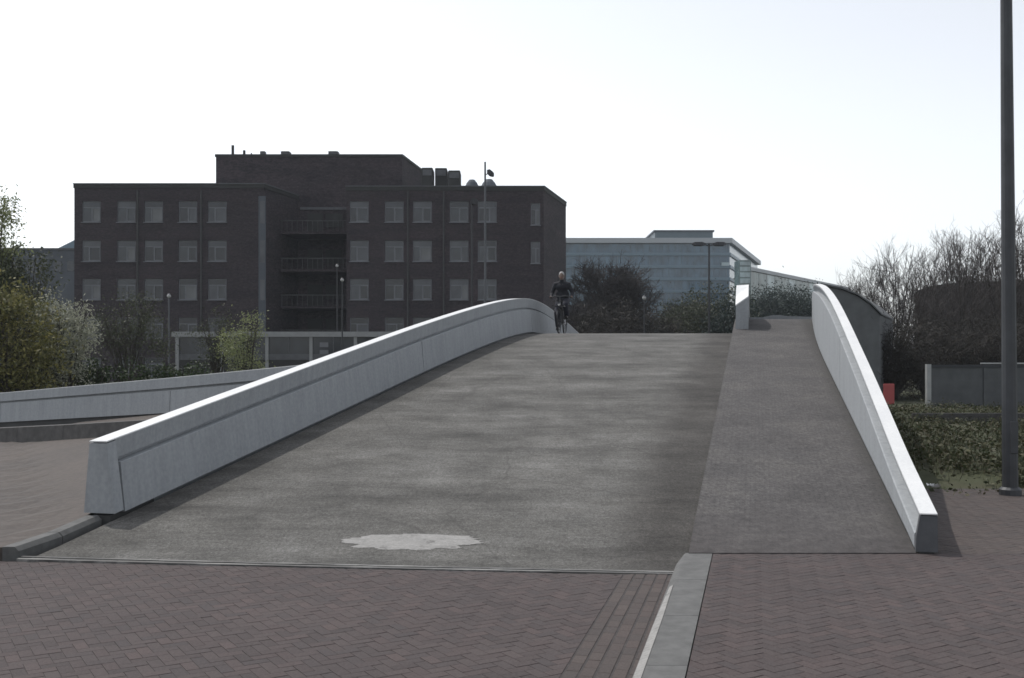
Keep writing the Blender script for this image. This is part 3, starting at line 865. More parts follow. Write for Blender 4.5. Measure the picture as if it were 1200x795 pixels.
WIN_MESH = {}
PANE_RND = random.Random(19)
def window(parent, x0, x1, z0, z1, y, style=0):
    """frame (part) with its panes (sub-parts); alike windows share meshes"""
    w, h = round(x1-x0, 3), round(z1-z0, 3)
    key = (w, h, style)
    if key not in WIN_MESH:
        f = MB(); t = 0.075
        f.box(0, w, 0, 0.07, 0, t); f.box(0, w, 0, 0.07, h-t, h)
        f.box(0, t, 0.002, 0.068, t, h-t); f.box(w-t, w, 0.002, 0.068, t, h-t)
        zt = h*0.70
        f.box(t, w-t, 0.004, 0.066, zt-0.03, zt+0.03)
        xm = w*(0.36 if style == 1 else 0.5 if style == 0 else 0.64)
        f.box(xm-0.035, xm+0.035, 0.006, 0.064, t, zt-0.03)
        f.box(-0.06, w+0.06, -0.24, 0.0, -0.07, -0.004)
        # opening casement, a lighter inner frame
        cx0, cx1 = (xm+0.035, w-t) if style != 2 else (t, xm-0.035)
        s_ = 0.06
        f.box(cx0, cx1, -0.02, 0.0, t, t+s_); f.box(cx0, cx1, -0.02, 0.0, zt-0.03-s_, zt-0.03)
        f.box(cx0, cx0+s_, -0.02, 0.0, t+s_, zt-0.03-s_); f.box(cx1-s_, cx1, -0.02, 0.0, t+s_, zt-0.03-s_)
        me = bpy.data.meshes.new('window'); me.from_pydata(f.v, [], f.f); me.materials.append(M['window_frame'])
        panes = []
        for (a, b_, c, d_) in ((t, xm, t, zt), (xm, w-t, t, zt), (t, w-t, zt, h-t)):
            p = MB(); p.box(a, b_, 0.03, 0.045, c, d_)
            pm = bpy.data.meshes.new('pane'); pm.from_pydata(p.v, [], p.f); panes.append(pm)
        WIN_MESH[key] = (me, panes)
    me, panes = WIN_MESH[key]
    o = bpy.data.objects.new('window', me); COL.objects.link(o)
    o.parent = parent; o.location = Vector((x0, y, z0)) - Vector(parent.location)
    for i, pm in enumerate(panes):
        if not pm.materials: pm.materials.append(M['dark_glass'])
        q = bpy.data.objects.new('pane', pm); COL.objects.link(q); q.parent = o
        q.material_slots[0].link = 'OBJECT'
        q.material_slots[0].material = M[PANE_RND.choice(('curtain_glass', 'dark_glass', 'dark_glass', 'open_glass', 'blind_glass') if i == 1 else ('dark_glass', 'dark_glass', 'curtain_glass', 'open_glass'))]
    return o

# ------------------------------------------------------------------ the dark brick office block
D = 90.0; K = D/FOC
def bx(x): return (x-600)*K
def bz(y): return EYE+(HOR-y)*K
blk = thing('brick_office_block', (bx(360), D, 0.0), 'large dark brick office block with two wings, rows of square windows and a roof storey', 'building')
rows = [(235.5, 260.5), (282, 306.5), (328, 351.5), (374, 397), (420, 444)]
colsL = [(96, 118), (137, 159), (169, 191), (209, 231), (243.5, 265.5)]
colsR = [(410, 432), (451, 473), (484, 506), (527, 549), (560, 582)]
rnd = random.Random(4)
ZT = bz(217); ZB = -0.3
def wing(x0, x1, cols, ztop, dx, yb, extra=()):
    ops = [(bx(a), bx(a)+1.65, bz(r[1]), bz(r[1])+1.85) for a, _ in cols for r in rows]
    m = MB()
    pierced(m, x0, x1, ZB, ztop-0.35, D, ops+list(extra))
    # right side runs back at an angle, left side and back
    m.quad((x1, D, ZB), (x1+dx, yb, ZB), (x1+dx, yb, ztop-0.35), (x1, D, ztop-0.35))
    m.quad((x0+dx, yb, ZB), (x0, D, ZB), (x0, D, ztop-0.35), (x0+dx, yb, ztop-0.35))
    m.quad((x1+dx, yb, ZB), (x0+dx, yb, ZB), (x0+dx, yb, ztop-0.35), (x1+dx, yb, ztop-0.35))
    m.build('wall', 'dark_brickwork', blk)
    MB().loft([[(x0-0.06, D-0.06, z), (x1+0.06, D-0.06, z), (x1+dx+0.06, yb, z), (x0+dx-0.06, yb, z)] for z in (ztop-0.35, ztop)]).build('parapet', 'dark_roofing', blk)
    MB().loft([[(x0-0.10, D-0.10, z), (x1+0.10, D-0.10, z), (x1+dx+0.10, yb, z), (x0+dx-0.10, yb, z)] for z in (ztop+0.002, ztop+0.08)]).build('coping', 'grey_panel', blk)
    for o in ops:
        window(blk, o[0], o[1], o[2], o[3], D+0.12, rnd.choice((0, 0, 1, 2)))
XL0, XL1 = bx(87), bx(309)
XR0, XR1 = bx(406), bx(637)
wing(XL0, XL1, colsL, bz(216), 2.1, 98.0)
slots = [(bx(622), bx(633), bz(264), bz(238)), (bx(622), bx(633), bz(309), bz(283))]
wing(XR0, XR1, colsR, bz(219), 2.45, 99.2, slots)
for s_ in slots:
    window(blk, s_[0], s_[1], s_[2], s_[3], D+0.12, 0)
# stair glazing strip at the corner of the left wing
m = MB(); m.box(bx(303), bx(317)-0.4, D-0.05, D-0.003, 0.2, bz(230)); m.build('corner_strip', 'slate_wall', blk)
for y0, y1 in ((236, 262), (282, 308), (328, 352), (374, 398)):
    MB().box(bx(305), bx(315)-0.35, D-0.09, D-0.052, bz(y1), bz(y0)).build('window', 'curtain_glass', blk)
# rain pipes
for x in (161.5, 236, 478, 520):
    MB().tube([(bx(x), D-0.10, 0.3), (bx(x), D-0.10, bz(224))], 0.08, 6).build('rain_pipe', 'dark_joint', blk)
# recess with balconies
YR = 96.4
m = MB(); m.quad((XL1+1.6, YR, ZB), (XR0+2, YR, ZB), (XR0+2, YR, bz(228)+1.1), (XL1+1.6, YR, bz(228)+1.1))
m.build('recess_wall', 'dark_brickwork', blk)
MB().box(XL1+1.9, XR0+0.3, YR-0.12, YR-0.01, 15.9, 16.15).build('coping', 'grey_panel', blk)
for y in (272, 316, 359, 400):
    z = EYE + (HOR-y)*(92.5/FOC)
    s = MB().box(XL1+1.0, XR0-0.05, 92.2, YR-0.02, z-0.22, z).build('balcony', 'dark_brickwork', blk)
    r = MB(); r.box(XL1+1.0, XR0-0.05, 92.22, 92.28, z+0.95, z+1.03)
    for k in range(14):
        x = XL1+1.1 + k*(XR0-XL1-1.3)/13
        r.box(x-0.02, x+0.02, 92.23, 92.27, z, z+0.95)
    r.build('railing', 'dark_joint', s)
    MB().box(XL1+2.6, XL1+4.0, YR-0.10, YR-0.02, z+0.05, z+2.2).build('pane', 'dark_roofing', s)
    MB().box(XL1+4.3, XL1+5.9, YR-0.10, YR-0.02, z+0.9, z+2.2).build('pane', 'dark_roofing', s)
# roof storey
z0, z1 = bz(219)-0.1, EYE+(HOR-181)*(98/FOC)
f = 98/FOC
P = [((253-600)*f, 98), ((471-600)*f, 98), ((471-600)*f+1.3, 106), ((253-600)*f+1.0, 106)]
m = MB().prism(P, z0, z1-0.25); m.build('roof_storey', 'dark_brickwork', blk)
m = MB().prism([(p[0]+dx_, p[1]+dy_) for p, dx_, dy_ in zip(P, (-.08, .08, .08, -.08), (-.08, -.08, .08, .08))], z1-0.25, z1); m.build('coping', 'dark_roofing', blk)
for x, y, w in ((269.5, 168, 3.4), (283, 174, 3.2), (291.5, 177, 1.6)):
    MB().tube([((x-600)*f, 99, z1-0.1), ((x-600)*f, 99, EYE+(HOR-y)*f)], w*f/2, 8).build('flue', 'dark_roofing', blk)
for x, y, w in ((306, 177.5, 6), (333, 177.8, 10), (389.5, 177.8, 11)):
    o = MB(); c = (x-600)*f; zt = EYE+(HOR-y)*98.8/FOC
    o.loft([[(c+dx_*w*f/2*k, 98.8+dy_*w*f/2*k, z) for dx_, dy_ in ((-1,-1),(1,-1),(1,1),(-1,1))] for z, k in ((z1-0.05, 1.0), (zt-0.1, 1.0), (zt-0.1, 1.12), (zt, 0.7))])
    o.build('roof_vent', 'grey_panel', blk)
# roof units on the right wing
f2 = 96/FOC
for x0, x1, y0, dy in ((494, 507, 196.5, 0), (509, 523, 195, 0.8), (525, 539, 199, 0.3)):
    o = MB().box((x0-600)*f2, (x1-600)*f2, 96+dy, 98.2+dy, bz(219)-0.1, EYE+(HOR-y0)*f2, 0.06).build('roof_unit', 'dark_roofing', blk)
    MB().box((x0-600)*f2+0.1, (x1-600)*f2-0.1, 95.94+dy, 95.995+dy, EYE+(HOR-y0)*f2-0.75, EYE+(HOR-y0)*f2-0.2).build('louvre', 'grey_panel', o)
for x, y, w in ((553, 211, 17), (573, 210.5, 20)):
    o = MB(); c = (x-600)*93/FOC
    o.loft([[(c+w*K/2*k*math.cos(2*math.pi*q/14), 93+w*K/2*k*math.sin(2*math.pi*q/14), bz(219)+hh) for q in range(14)] for hh, k in ((-0.05, 1.0), (0.5, 1.0), (0.85, 0.75), (EYE+(HOR-y)*93/FOC-bz(219), 0.4))])
    o.build('roof_dome', 'slate_wall', blk, smooth=False)
MB().box(bx(333), bx(356), 97.0, 97.9, bz(219)-1.0, bz(214)).build('lift_housing', 'shed_grey', blk)

# ------------------------------------------------------------------ low pavilion in front of the block
Dp = 70.0; kp = Dp/FOC
pv = thing('glass_pavilion', ((360-600)*kp, Dp, 0), 'low pavilion with white frame and dark glass in front of the brick block', 'pavilion')
X0, X1 = (206-600)*kp, (470-600)*kp
MB().box(X0-0.2, X1, Dp-0.3, Dp+7, EYE+(HOR-395)*kp, EYE+(HOR-389)*kp).build('fascia', 'dull_white', pv)
posts = [208.5, 261, 313.5, 365, 417, 466]
for x in posts:
    MB().box((x-1.9-600)*kp, (x+1.9-600)*kp, Dp-0.2, Dp+0.0, -0.2, EYE+(HOR-395)*kp).build('post', 'dull_white', pv)
for a, b_ in zip(posts[:-1], posts[1:]):
    xa, xb = (a+1.9-600)*kp, (b_-1.9-600)*kp
    xm = (xa+xb)/2
    MB().box(xa, xm-0.03, Dp-0.06, Dp-0.03, EYE+(HOR-415)*kp, EYE+(HOR-395)*kp).build('pane', 'dark_glass', pv)
    MB().box(xm+0.03, xb, Dp-0.06, Dp-0.03, EYE+(HOR-415)*kp, EYE+(HOR-395)*kp).build('pane', 'dark_glass', pv)
    MB().box(xm-0.028, xm+0.028, Dp-0.09, Dp-0.02, EYE+(HOR-415)*kp, EYE+(HOR-395)*kp).build('mullion', 'grey_panel', pv)
    MB().box(xa, xb, Dp-0.12, Dp-0.02, EYE+(HOR-422)*kp, EYE+(HOR-415)*kp).build('sill_panel', 'grey_panel', pv)
    MB().box(xa, xb, Dp-0.08, Dp-0.02, -0.2, EYE+(HOR-422)*kp).build('plinth_panel', 'dark_roofing', pv)
for y in (404, 413):
    MB().box((375-600)*kp, (385-600)*kp, Dp-0.10, Dp-0.065, EYE+(HOR-y-3)*kp, EYE+(HOR-y+2.5)*kp).build('notice', 'window_frame', pv)

# ------------------------------------------------------------------ grey hall at the far left
Dh = 130.0; kh = Dh/FOC
hall = thing('grey_hall', ((50-600)*kh, Dh, 0), 'blue grey hall with a slanted roof light, behind the leafy shrubs at the left', 'building')
MB().box((-60-600)*kh, (92-600)*kh, Dh, Dh+22, -0.3, EYE+(HOR-293)*kh).build('wall', 'slate_wall', hall)
MB().box((-60-600)*kh-0.2, (92-600)*kh+0.2, Dh-0.2, Dh+22.2, EYE+(HOR-293)*kh+0.002, EYE+(HOR-291)*kh).build('roof_edge', 'grey_panel', hall)
zq = EYE+(HOR-291)*kh+0.002
m = MB(); m.loft([[((62-600)*kh, y, zq), ((92-600)*kh, y, zq), ((92-600)*kh, y, EYE+(HOR-279)*kh), ((84-600)*kh, y, EYE+(HOR-280)*kh)] for y in (Dh+1, Dh+18)])
m.build('roof_light', 'office_spandrel', hall)
for k in range(5):
    MB().box((15+k*16-600)*kh, (24+k*16-600)*kh, Dh-0.06, Dh-0.005, EYE+(HOR-318)*kh, EYE+(HOR-306)*kh).build('window', 'dark_glass', hall)

# ------------------------------------------------------------------ glass office building on the right
Do = 220.0; ko = Do/FOC
ofc = thing('glass_office_building', ((760-600)*ko, Do, 0), 'pale blue glass office building with horizontal bands, beyond the bridge crest', 'building')
def oz(y): return EYE+(HOR-y)*ko
xa, xb = (600-600)*ko, (855-600)*ko
SX, SY = 18.0, 50.0
def oband(y0, y1, mat, name, out, fin=True):
    z0_, z1_ = oz(y1), oz(y0)
    pts = [(xa, Do-out), (xb+out*0.4, Do-out), (xb+SX+out, Do+SY), (xa, Do+SY)]
    return MB().prism(pts, z0_, z1_).build(name, mat, ofc)
ys_ = [285.5, 300, 314.5, 329, 343.5, 358, 372.5, 387, 401.5, 416, 430]
oband(279.5, 285.4, 'office_fascia', 'fascia', 0.9)
for a, b_ in zip(ys_[:-1], ys_[1:]):
    g_ = oband(a+0.02, b_-3.6, 'office_glass', 'glass_band', 0.0)
    oband(b_-3.58, b_, 'office_spandrel', 'spandrel', 0.35)
    mm = MB()
    for k in range(34):
        x = xa + (k+0.5)*(xb-xa)/34
        mm.box(x-0.04, x+0.04, Do-0.05, Do-0.004, oz(b_-3.6), oz(a))
    mm.build('mullion', 'office_side', g_)
MB().box((768-600)*ko, (836-600)*ko, Do+0.6, Do+16, oz(279.4), oz(271.5)).build('plant_room', 'office_side', ofc)
MB().box((768-600)*ko-0.3, (836-600)*ko+0.3, Do+0.4, Do+16.3, oz(271.5)+0.01, oz(269.5)).build('plant_roof', 'slate_wall', ofc)
# bright panel and glazed stair tower at the corner
MB().box((845-600)*ko, (854-600)*ko, Do-0.5, Do-0.36, oz(312), oz(308)).build('bright_panel', 'pale_glass', ofc)
st = thing('glazed_stair_tower', ((873-600)*0.16, 192, 0), 'narrow pale glazed stair tower between the glass offices and the low glass wing', 'building')
kt = 192/FOC
MB().box((866-600)*kt, (880-600)*kt, 192, 196, -0.3, EYE+(HOR-305)*kt).build('core', 'green_glass', st)
for y0, y1 in ((307, 311), (313, 318), (319.5, 325), (326.5, 332)):
    MB().box((867-600)*kt, (879-600)*kt, 191.9, 191.99, EYE+(HOR-y1)*kt, EYE+(HOR-y0)*kt).build('pane', 'pale_glass', st)
# low glass wing running back to the right
lw = thing('glass_wing', (58, 214, 0), 'long low greenish glass wing with sloping roofline behind the footpath crest', 'building')
a0, a1 = Vector((43.2, 192.5, 0)), Vector((82, 250, 0))
dirw = (a1-a0).normalized(); nn = Vector((dirw.y, -dirw.x, 0))
def seg(u0, u1, z0_, z1_, dep, outp):
    p, q = a0+dirw*u0+nn*outp, a0+dirw*u1+nn*outp
    return MB().prism([(p.x, p.y), (q.x, q.y), (q.x+0.38*dep, q.y+dep), (p.x+0.38*dep, p.y+dep)], z0_, z1_)
L = (a1-a0).length
seg(0, L, 18.9, 19.6, 16, 0.5).build('roof_edge', 'office_fascia', lw)
for k in range(16):
    u0, u1 = L*k/16+0.1, L*(k+1)/16-0.1
    for z0_, z1_, mt in ((13.4, 18.85, 'pale_glass' if k % 3 == 0 else 'green_glass'), (7.4, 12.9, 'green_glass'), (0.5, 6.9, 'green_glass')):
        seg(u0, u1, z0_, z1_, 0.3, 0.1).build('pane', mt, lw)
seg(0, L, -0.3, 18.88, 15.5, -0.25).build('core', 'office_side', lw)

# ------------------------------------------------------------------ buildings, fence and pole at the right
Dd = 82.0; kd = Dd/FOC
hallr = thing('dark_arched_hall', ((1130-600)*kd, Dd, 0), 'long dark hall with a low arched roof behind the bare trees at the right', 'building')
pts = []
for x, y in ((1072, 341), (1080, 338.5), (1090, 335.5), (1108, 333), (1130, 331.5), (1180, 329.5), (1240, 330), (1300, 334), (1360, 342)):
    pts.append(((x-600)*kd, EYE+(HOR-y)*kd))
w_ = [(p[0], Dd, p[1]-0.4) for p in pts] + [(pts[-1][0], Dd, -0.3), (pts[0][0], Dd, -0.3)]
MB().loft([w_, [(p[0]+13, Dd+30, p[2]) for p in w_]]).build('wall', 'dark_roofing', hallr)
top = [(p[0], Dd-0.4, p[1]) for p in pts]; low = [(p[0], Dd-0.4, p[1]-0.38) for p in reversed(pts)]
MB().loft([top+low, [(p[0]+13.1, Dd+30.3, p[2]) for p in top+low]]).build('roof', 'dark_roofing', hallr)
for k in range(7):
    x = pts[2][0]+k*2.9
    MB().box(x, x+1.9, Dd-0.06, Dd-0.006, 1.0, 3.4).build('window', 'dark_glass', hallr)

Ds = 46.0; ks = Ds/FOC
shed = thing('grey_shed', ((1005-600)*ks, Ds, 0), 'grey shed with a rounded sloping roof just behind the right parapet', 'shed')
prof = [(960, 332), (985, 337), (1003, 344), (1018, 354), (1031, 367)]
pr = [((x-600)*ks, EYE+(HOR-y)*ks) for x, y in prof]
w_ = [(p[0], Ds, p[1]-0.08) for p in pr] + [(pr[-1][0], Ds, -0.3), (pr[0][0], Ds, -0.3)]
MB().loft([w_, [(p[0]+3.2, Ds+7, p[2]) for p in w_]]).build('wall', 'shed_grey', shed)
tp = [(p[0]+0.03, Ds-0.12, p[1]) for p in pr] + [(p[0]+0.03, Ds-0.12, p[1]-0.075) for p in reversed(pr)]
MB().loft([tp, [(p[0]+3.25, Ds+7.1, p[2]) for p in tp]]).build('roof', 'shed_grey', shed)

Df = 32.0; kf = Df/FOC
fe = thing('panel_fence', ((1087-600)*kf, Df, 0), 'grey panel fence with pale end post behind the ground cover at the right', 'fence')
fx0 = (1085-600)*kf
ztf, zbf = EYE+(HOR-431)*kf, -0.1
MB().box(fx0, fx0+0.13, Df-0.10, Df+0.06, -0.12, EYE+(HOR-427)*kf).build('end_post', 'pale_metal', fe)
for k in range(4):
    x = fx0+0.14+k*1.75
    MB().box(x+0.01, x+1.64, Df-0.02, Df+0.02, 0.05, ztf).build('panel', 'fence_panel', fe)
    MB().box(x+1.645, x+1.745, Df-0.05, Df+0.05, -0.1, ztf-0.002).build('post', 'fence_panel', fe)
MB().box(fx0+0.135, fx0+7.1, Df-0.06, Df+0.06, ztf+0.002, ztf+0.09).build('top_rail', 'fence_rail', fe)
MB().tube([(fx0+1.7, Df-0.02, ztf+0.13), (fx0+7.0, Df-0.02, ztf+0.13)], 0.025, 6).build('wire_rail', 'pale_metal', fe)

rb = thing('red_sign_board', ((1043-600)*30/FOC, 30, 0), 'small red sign board on a short post just behind the right parapet', 'sign')
kr = 30/FOC
MB().box((1035-600)*kr, (1047.5-600)*kr, 29.96, 30.0, EYE+(HOR-474)*kr, EYE+(HOR-450)*kr, 0.01).build('board', 'red_paint', rb)
MB().tube([((1041-600)*kr, 30.03, -0.1), ((1041-600)*kr, 30.03, EYE+(HOR-455)*kr)], 0.025, 8).build('post', 'galvanised', rb)

def lamp(name, label, x, d_, ytop, r0, r1, mat, head, lean=0.0, group=None):
    k = d_/FOC; X = (x-600)*k; zt = EYE+(HOR-ytop)*k
    t_ = thing(name, (X, d_, 0), label, 'street lamp' if head != 'pole' else 'pole', group)
    MB().tube([(X, d_, -0.15), (X+lean*0.5, d_, zt*0.5), (X+lean, d_, zt)], [r0, (r0+r1)/2, r1], 14, True).build('pole', mat, t_, smooth=False)
    Xt = X+lean
    if head == 'double':
        for s_ in (-1, 1):
            MB().tube([(Xt, d_, zt-0.12), (Xt+s_*0.35, d_, zt-0.02), (Xt+s_*0.55, d_, zt-0.02)], 0.035, 6).build('arm', mat, t_)
            MB().loft([[(Xt+s_*x_, d_-w_, zt+z_), (Xt+s_*x_, d_+w_, zt+z_), (Xt+s_*x_, d_+w_*.8, zt+z_+h_), (Xt+s_*x_, d_-w_*.8, zt+z_+h_)] for x_, w_, z_, h_ in ((0.2, .08, -0.08, 0.12), (0.45, .2, -0.12, 0.22), (0.85, .2, -0.11, 0.2), (1.0, .08, -0.04, 0.08))]).build('lamp_head', mat, t_)
    elif head == 'side':
        MB().tube([(Xt, d_, zt-0.85), (Xt+0.18, d_, zt-0.75)], 0.03, 6).build('arm', mat, t_)
        MB().loft([[(Xt+x_, d_-w_, zt+z_), (Xt+x_, d_+w_, zt+z_), (Xt+x_, d_+w_, zt+z_+h_), (Xt+x_, d_-w_, zt+z_+h_)] for x_, w_, z_, h_ in ((0.12, .12, -0.75, 0.22), (0.3, .2, -0.9, 0.4), (0.5, .16, -0.95, 0.3), (0.58, .06, -0.92, 0.18))]).build('lamp_head', 'lamp_dark', t_)
    elif head == 'ball':
        MB().ell((Xt, d_, zt+0.08), (0.11, 0.11, 0.10), 12, 8).build('lamp_head', 'lamp_white', t_, smooth=True)
        MB().tube([(Xt, d_, zt+0.16), (Xt, d_, zt+0.22)], [0.10, 0.03], 10).build('lamp_cap', mat, t_)
    elif head == 'dark':
        MB().loft([[(Xt+x_, d_-w_, zt+z_), (Xt+x_, d_+w_, zt+z_), (Xt+x_, d_+w_, zt+z_+h_), (Xt+x_, d_-w_, zt+z_+h_)] for x_, w_, z_, h_ in ((-0.08, .1, -0.1, 0.2), (0.15, .17, -0.22, 0.4), (0.34, .1, -0.15, 0.22))]).build('lamp_head', 'lamp_dark', t_)
    elif head == 'pole':
        MB().tube([(Xt, d_, zt), (Xt-0.05, d_, zt+0.3), (Xt-0.5, d_, zt+0.55), (Xt-1.1, d_, zt+0.6)], [r1, r1*0.9, 0.035, 0.03], 10).build('arm', mat, t_)
        MB().loft([[(Xt-x_, d_-w_, zt+0.6+z_), (Xt-x_, d_+w_, zt+0.6+z_), (Xt-x_, d_+w_*.7, zt+0.6+z_+h_), (Xt-x_, d_-w_*.7, zt+0.6+z_+h_)] for x_, w_, z_, h_ in ((1.0, .06, -0.05, 0.1), (1.2, .15, -0.07, 0.16), (1.6, .14, -0.06, 0.13), (1.75, .05, -0.03, 0.06))]).build('lamp_head', 'lamp_grey', t_)
        MB().tube([(X, d_, -0.1), (X, d_, 0.10), (X, d_, 0.13)], [r0+0.035, r0+0.035, r0+0.003], 14).build('base_collar', 'galvanised', t_)
        MB().box(X-0.045, X+0.045, d_-r0-0.012, d_-r0+0.02, 0.55, 0.95, 0.008).build('access_hatch', 'galvanised', t_)
    return t_
lamp('lamp_post', 'tall grey lamp post standing in the foreground at the right edge', 1184, 12.75, -160, 0.097, 0.062, 'galvanised', 'pole', lean=-0.065)
lamp('street_lamp', 'tallest pale street lamp with a side head, in front of the right wing', 568.5, 66, 190, 0.09, 0.06, 'lamp_grey', 'side')
lamp('street_lamp', 'dark thin street lamp just left of the tallest pale lamp', 553, 60, 236, 0.06, 0.045, 'lamp_dark', 'dark')
lamp('street_lamp', 'double armed dark street lamp in front of the glass office building', 831, 60, 286, 0.075, 0.05, 'lamp_dark', 'double')
lamp('street_lamp', 'short ball lamp in front of the lower left wing windows', 198, 56, 349, 0.05, 0.04, 'lamp_grey', 'ball')
lamp('street_lamp', 'lower of the two ball lamps before the recess between the wings', 401, 62, 330, 0.05, 0.035, 'lamp_dark', 'ball')
lamp('street_lamp', 'higher and farther of the two ball lamps before the recess between the wings', 395, 74, 313, 0.05, 0.035, 'lamp_dark', 'ball')
lamp('street_lamp', 'small ball lamp above the shrubs beyond the bridge crest', 755, 56, 351, 0.05, 0.035, 'lamp_dark', 'ball')

# ------------------------------------------------------------------ vegetation
def mk_mesh(mb, name, mat):
    me = bpy.data.meshes.new(name); me.from_pydata([tuple(p) for p in mb.v], [], mb.f); me.materials.append(M[mat]); return me

def place(name, label, cat, meshes, loc, rot=0, sc=(1, 1, 1), group=None):
    t_ = thing(name, loc, label, cat, group)
    t_.rotation_euler = (0, 0, rot); t_.scale = sc
    for nm, me in meshes:
        o = bpy.data.objects.new(nm, me); COL.objects.link(o); o.parent = t_
    return t_

def fan_tree(seed, H, cz, rad, n_main=9, n2=9, n3=7, n4=4, trunk_h=0.28, trunk_r=0.16, twig=0.010, upw=0.5):
    """bare tree whose branches fill an ellipsoid: centre height cz*H, radii rad*H"""
    rnd = random.Random(seed); tr, cr = MB(), MB()
    c = Vector((0, 0, cz*H)); R3 = Vector(rad)*H
    def inside(q):
        e = q-c; return (e.x/R3.x)**2 + (e.y/R3.y)**2 + (e.z/R3.z)**2 < 1.0
    def curve(p, q, bend, k):
        mid = p.lerp(q, 0.5) + Vector((rnd.gauss(0, bend), rnd.gauss(0, bend), -abs(rnd.gauss(0, bend))*0.6))
        return [p*(1-t)**2 + mid*2*t*(1-t) + q*t*t for t in [i/k for i in range(k+1)]]
    top = Vector((rnd.gauss(0, .03)*H, rnd.gauss(0, .03)*H, trunk_h*H))
    tr.tube([Vector((0, 0, -0.15)), top*0.5+Vector((0.02*H, 0, 0)), top], [trunk_r, trunk_r*0.8, trunk_r*0.7], 8, False)
    for i in range(n_main):
        a = 2*math.pi*(i+rnd.random()*0.7)/n_main; el = rnd.uniform(-0.35, 1.35)
        q = c + Vector((R3.x*math.cos(a)*math.cos(el), R3.y*math.sin(a)*math.cos(el), R3.z*math.sin(el)))*rnd.uniform(0.62, 0.95)
        b1 = curve(top*rnd.uniform(0.75, 1.0), q, 0.04*H, 5)
        r1 = trunk_r*rnd.uniform(0.32, 0.5)
        tr.tube(b1, [r1*(1-0.75*k/5) for k in range(6)], 5, False)
        for j in range(n2):
            f = rnd.uniform(0.3, 1.0); p = b1[min(5, int(f*5))]
            d = (b1[-1]-b1[0]).normalized()
            v = (d*0.5 + Vector((rnd.gauss(0, .6), rnd.gauss(0, .6), rnd.gauss(upw*0.6, .45)))).normalized()
            L2 = H*rnd.uniform(0.13, 0.26)
            q2 = p + v*L2
            if not inside(q2): q2 = p + v*L2*0.5
            b2 = curve(p, q2, 0.015*H, 3)
            cr.tube(b2, [max(r1*0.3, twig*1.5), twig*1.5, twig*1.3, twig], 3, False)
            for k in range(n3):
                p3 = b2[rnd.randint(0, 2)].lerp(b2[3], rnd.random())
                v3 = (v*0.5 + Vector((rnd.gauss(0, .55), rnd.gauss(0, .55), rnd.gauss(upw*0.7, .4)))).normalized()
                L3 = H*rnd.uniform(0.05, 0.125)
                q3 = p3 + v3*L3
                m3 = p3.lerp(q3, 0.5)+Vector((rnd.gauss(0, .06)*L3, rnd.gauss(0, .06)*L3, 0))
                cr.tube([p3, m3, q3], [twig, twig*0.85, twig*0.6], 3, False)
                for l in range(n4):
                    p4 = p3.lerp(q3, rnd.uniform(0.2, 1.0))
                    q4 = p4 + (v3*0.6 + Vector((rnd.gauss(0, .5), rnd.gauss(0, .5), rnd.gauss(upw*0.6, .4)))).normalized()*H*rnd.uniform(0.02, 0.06)
                    cr.tube([p4, q4], [twig*0.7, twig*0.4], 3, False)
    return tr, cr
TREES = []
for sd, rd, cz in ((11, (0.24, 0.22, 0.42), 0.60), (23, (0.20, 0.20, 0.42), 0.61), (37, (0.26, 0.22, 0.40), 0.61)):
    tr, cr = fan_tree(sd, 10.0, cz, rd, 12, 9, 6, 3, 0.2, 0.12, 0.0095, upw=1.0)
    TREES.append([('trunk', mk_mesh(tr, 'trunk', 'bark')), ('crown', mk_mesh(cr, 'crown', 'twigs_right'))])
gp = 'bare trees along the right'
spots = [
    (1000, 312, 66, 0, 'small bare tree at the left end of the right-hand tree row'),
    (1024, 298, 70, 2, 'bare tree second from the left in the right-hand tree row'),
    (1052, 272, 62, 2, 'slender bare tree rising above the grey shed roof in the right-hand row'),
    (1078, 292, 68, 0, 'lower bare tree between two taller ones above the dark arched hall'),
    (1100, 264, 64, 1, 'bare tree fifth from the left in the right-hand tree row'),
    (1128, 256, 58, 2, 'tall bare tree above the pale end of the dark arched hall roof'),
    (1152, 268, 66, 0, 'bare tree just left of the foreground lamp post'),
    (1172, 240, 60, 1, 'tallest bare tree directly behind the foreground lamp post'),
    (1202, 250, 62, 2, 'bare tree at the far right edge beyond the foreground lamp post')]
rnd = random.Random(8)
for x, y, d_, k, lab in spots:
    h = EYE+(HOR-y)*d_/FOC
    place('bare_tree', lab, 'tree', TREES[k], ((x-600)*d_/FOC, d_, -0.1), rnd.uniform(0, 6.28), (h/10*rnd.uniform(1.0, 1.25), h/10*rnd.uniform(1.0, 1.2), h/10), gp)
tr, cr = fan_tree(51, 10.0, 0.52, (0.36, 0.34, 0.48), 26, 14, 9, 5, 0.2, 0.17, 0.021, upw=0.3)
CT = [('trunk', mk_mesh(tr, 'trunk', 'bark')), ('crown', mk_mesh(cr, 'crown', 'twigs'))]
h = EYE+(HOR-292)*75/FOC
place('bare_tree', 'dense round bare tree beside the cyclist, right of the brick block', 'tree', CT, ((716-600)*75/FOC, 75, -0.1), 0.5, (h/10*1.08, h/10*1.0, h/10))
h = EYE+(HOR-326)*78/FOC
place('bare_tree', 'lower dense bare tree just left of the double armed street lamp', 'tree', CT, ((806-600)*96/FOC, 96, -0.1), 2.2, (h/10*1.1, h/10*1.0, h/10))
h = EYE+(HOR-345)*70/FOC
place('bare_tree', 'small twiggy tree between the cyclist and the dense round tree', 'tree', CT, ((685-600)*70/FOC, 70, -0.1), 4.0, (h/10*1.0, h/10*.9, h/10))

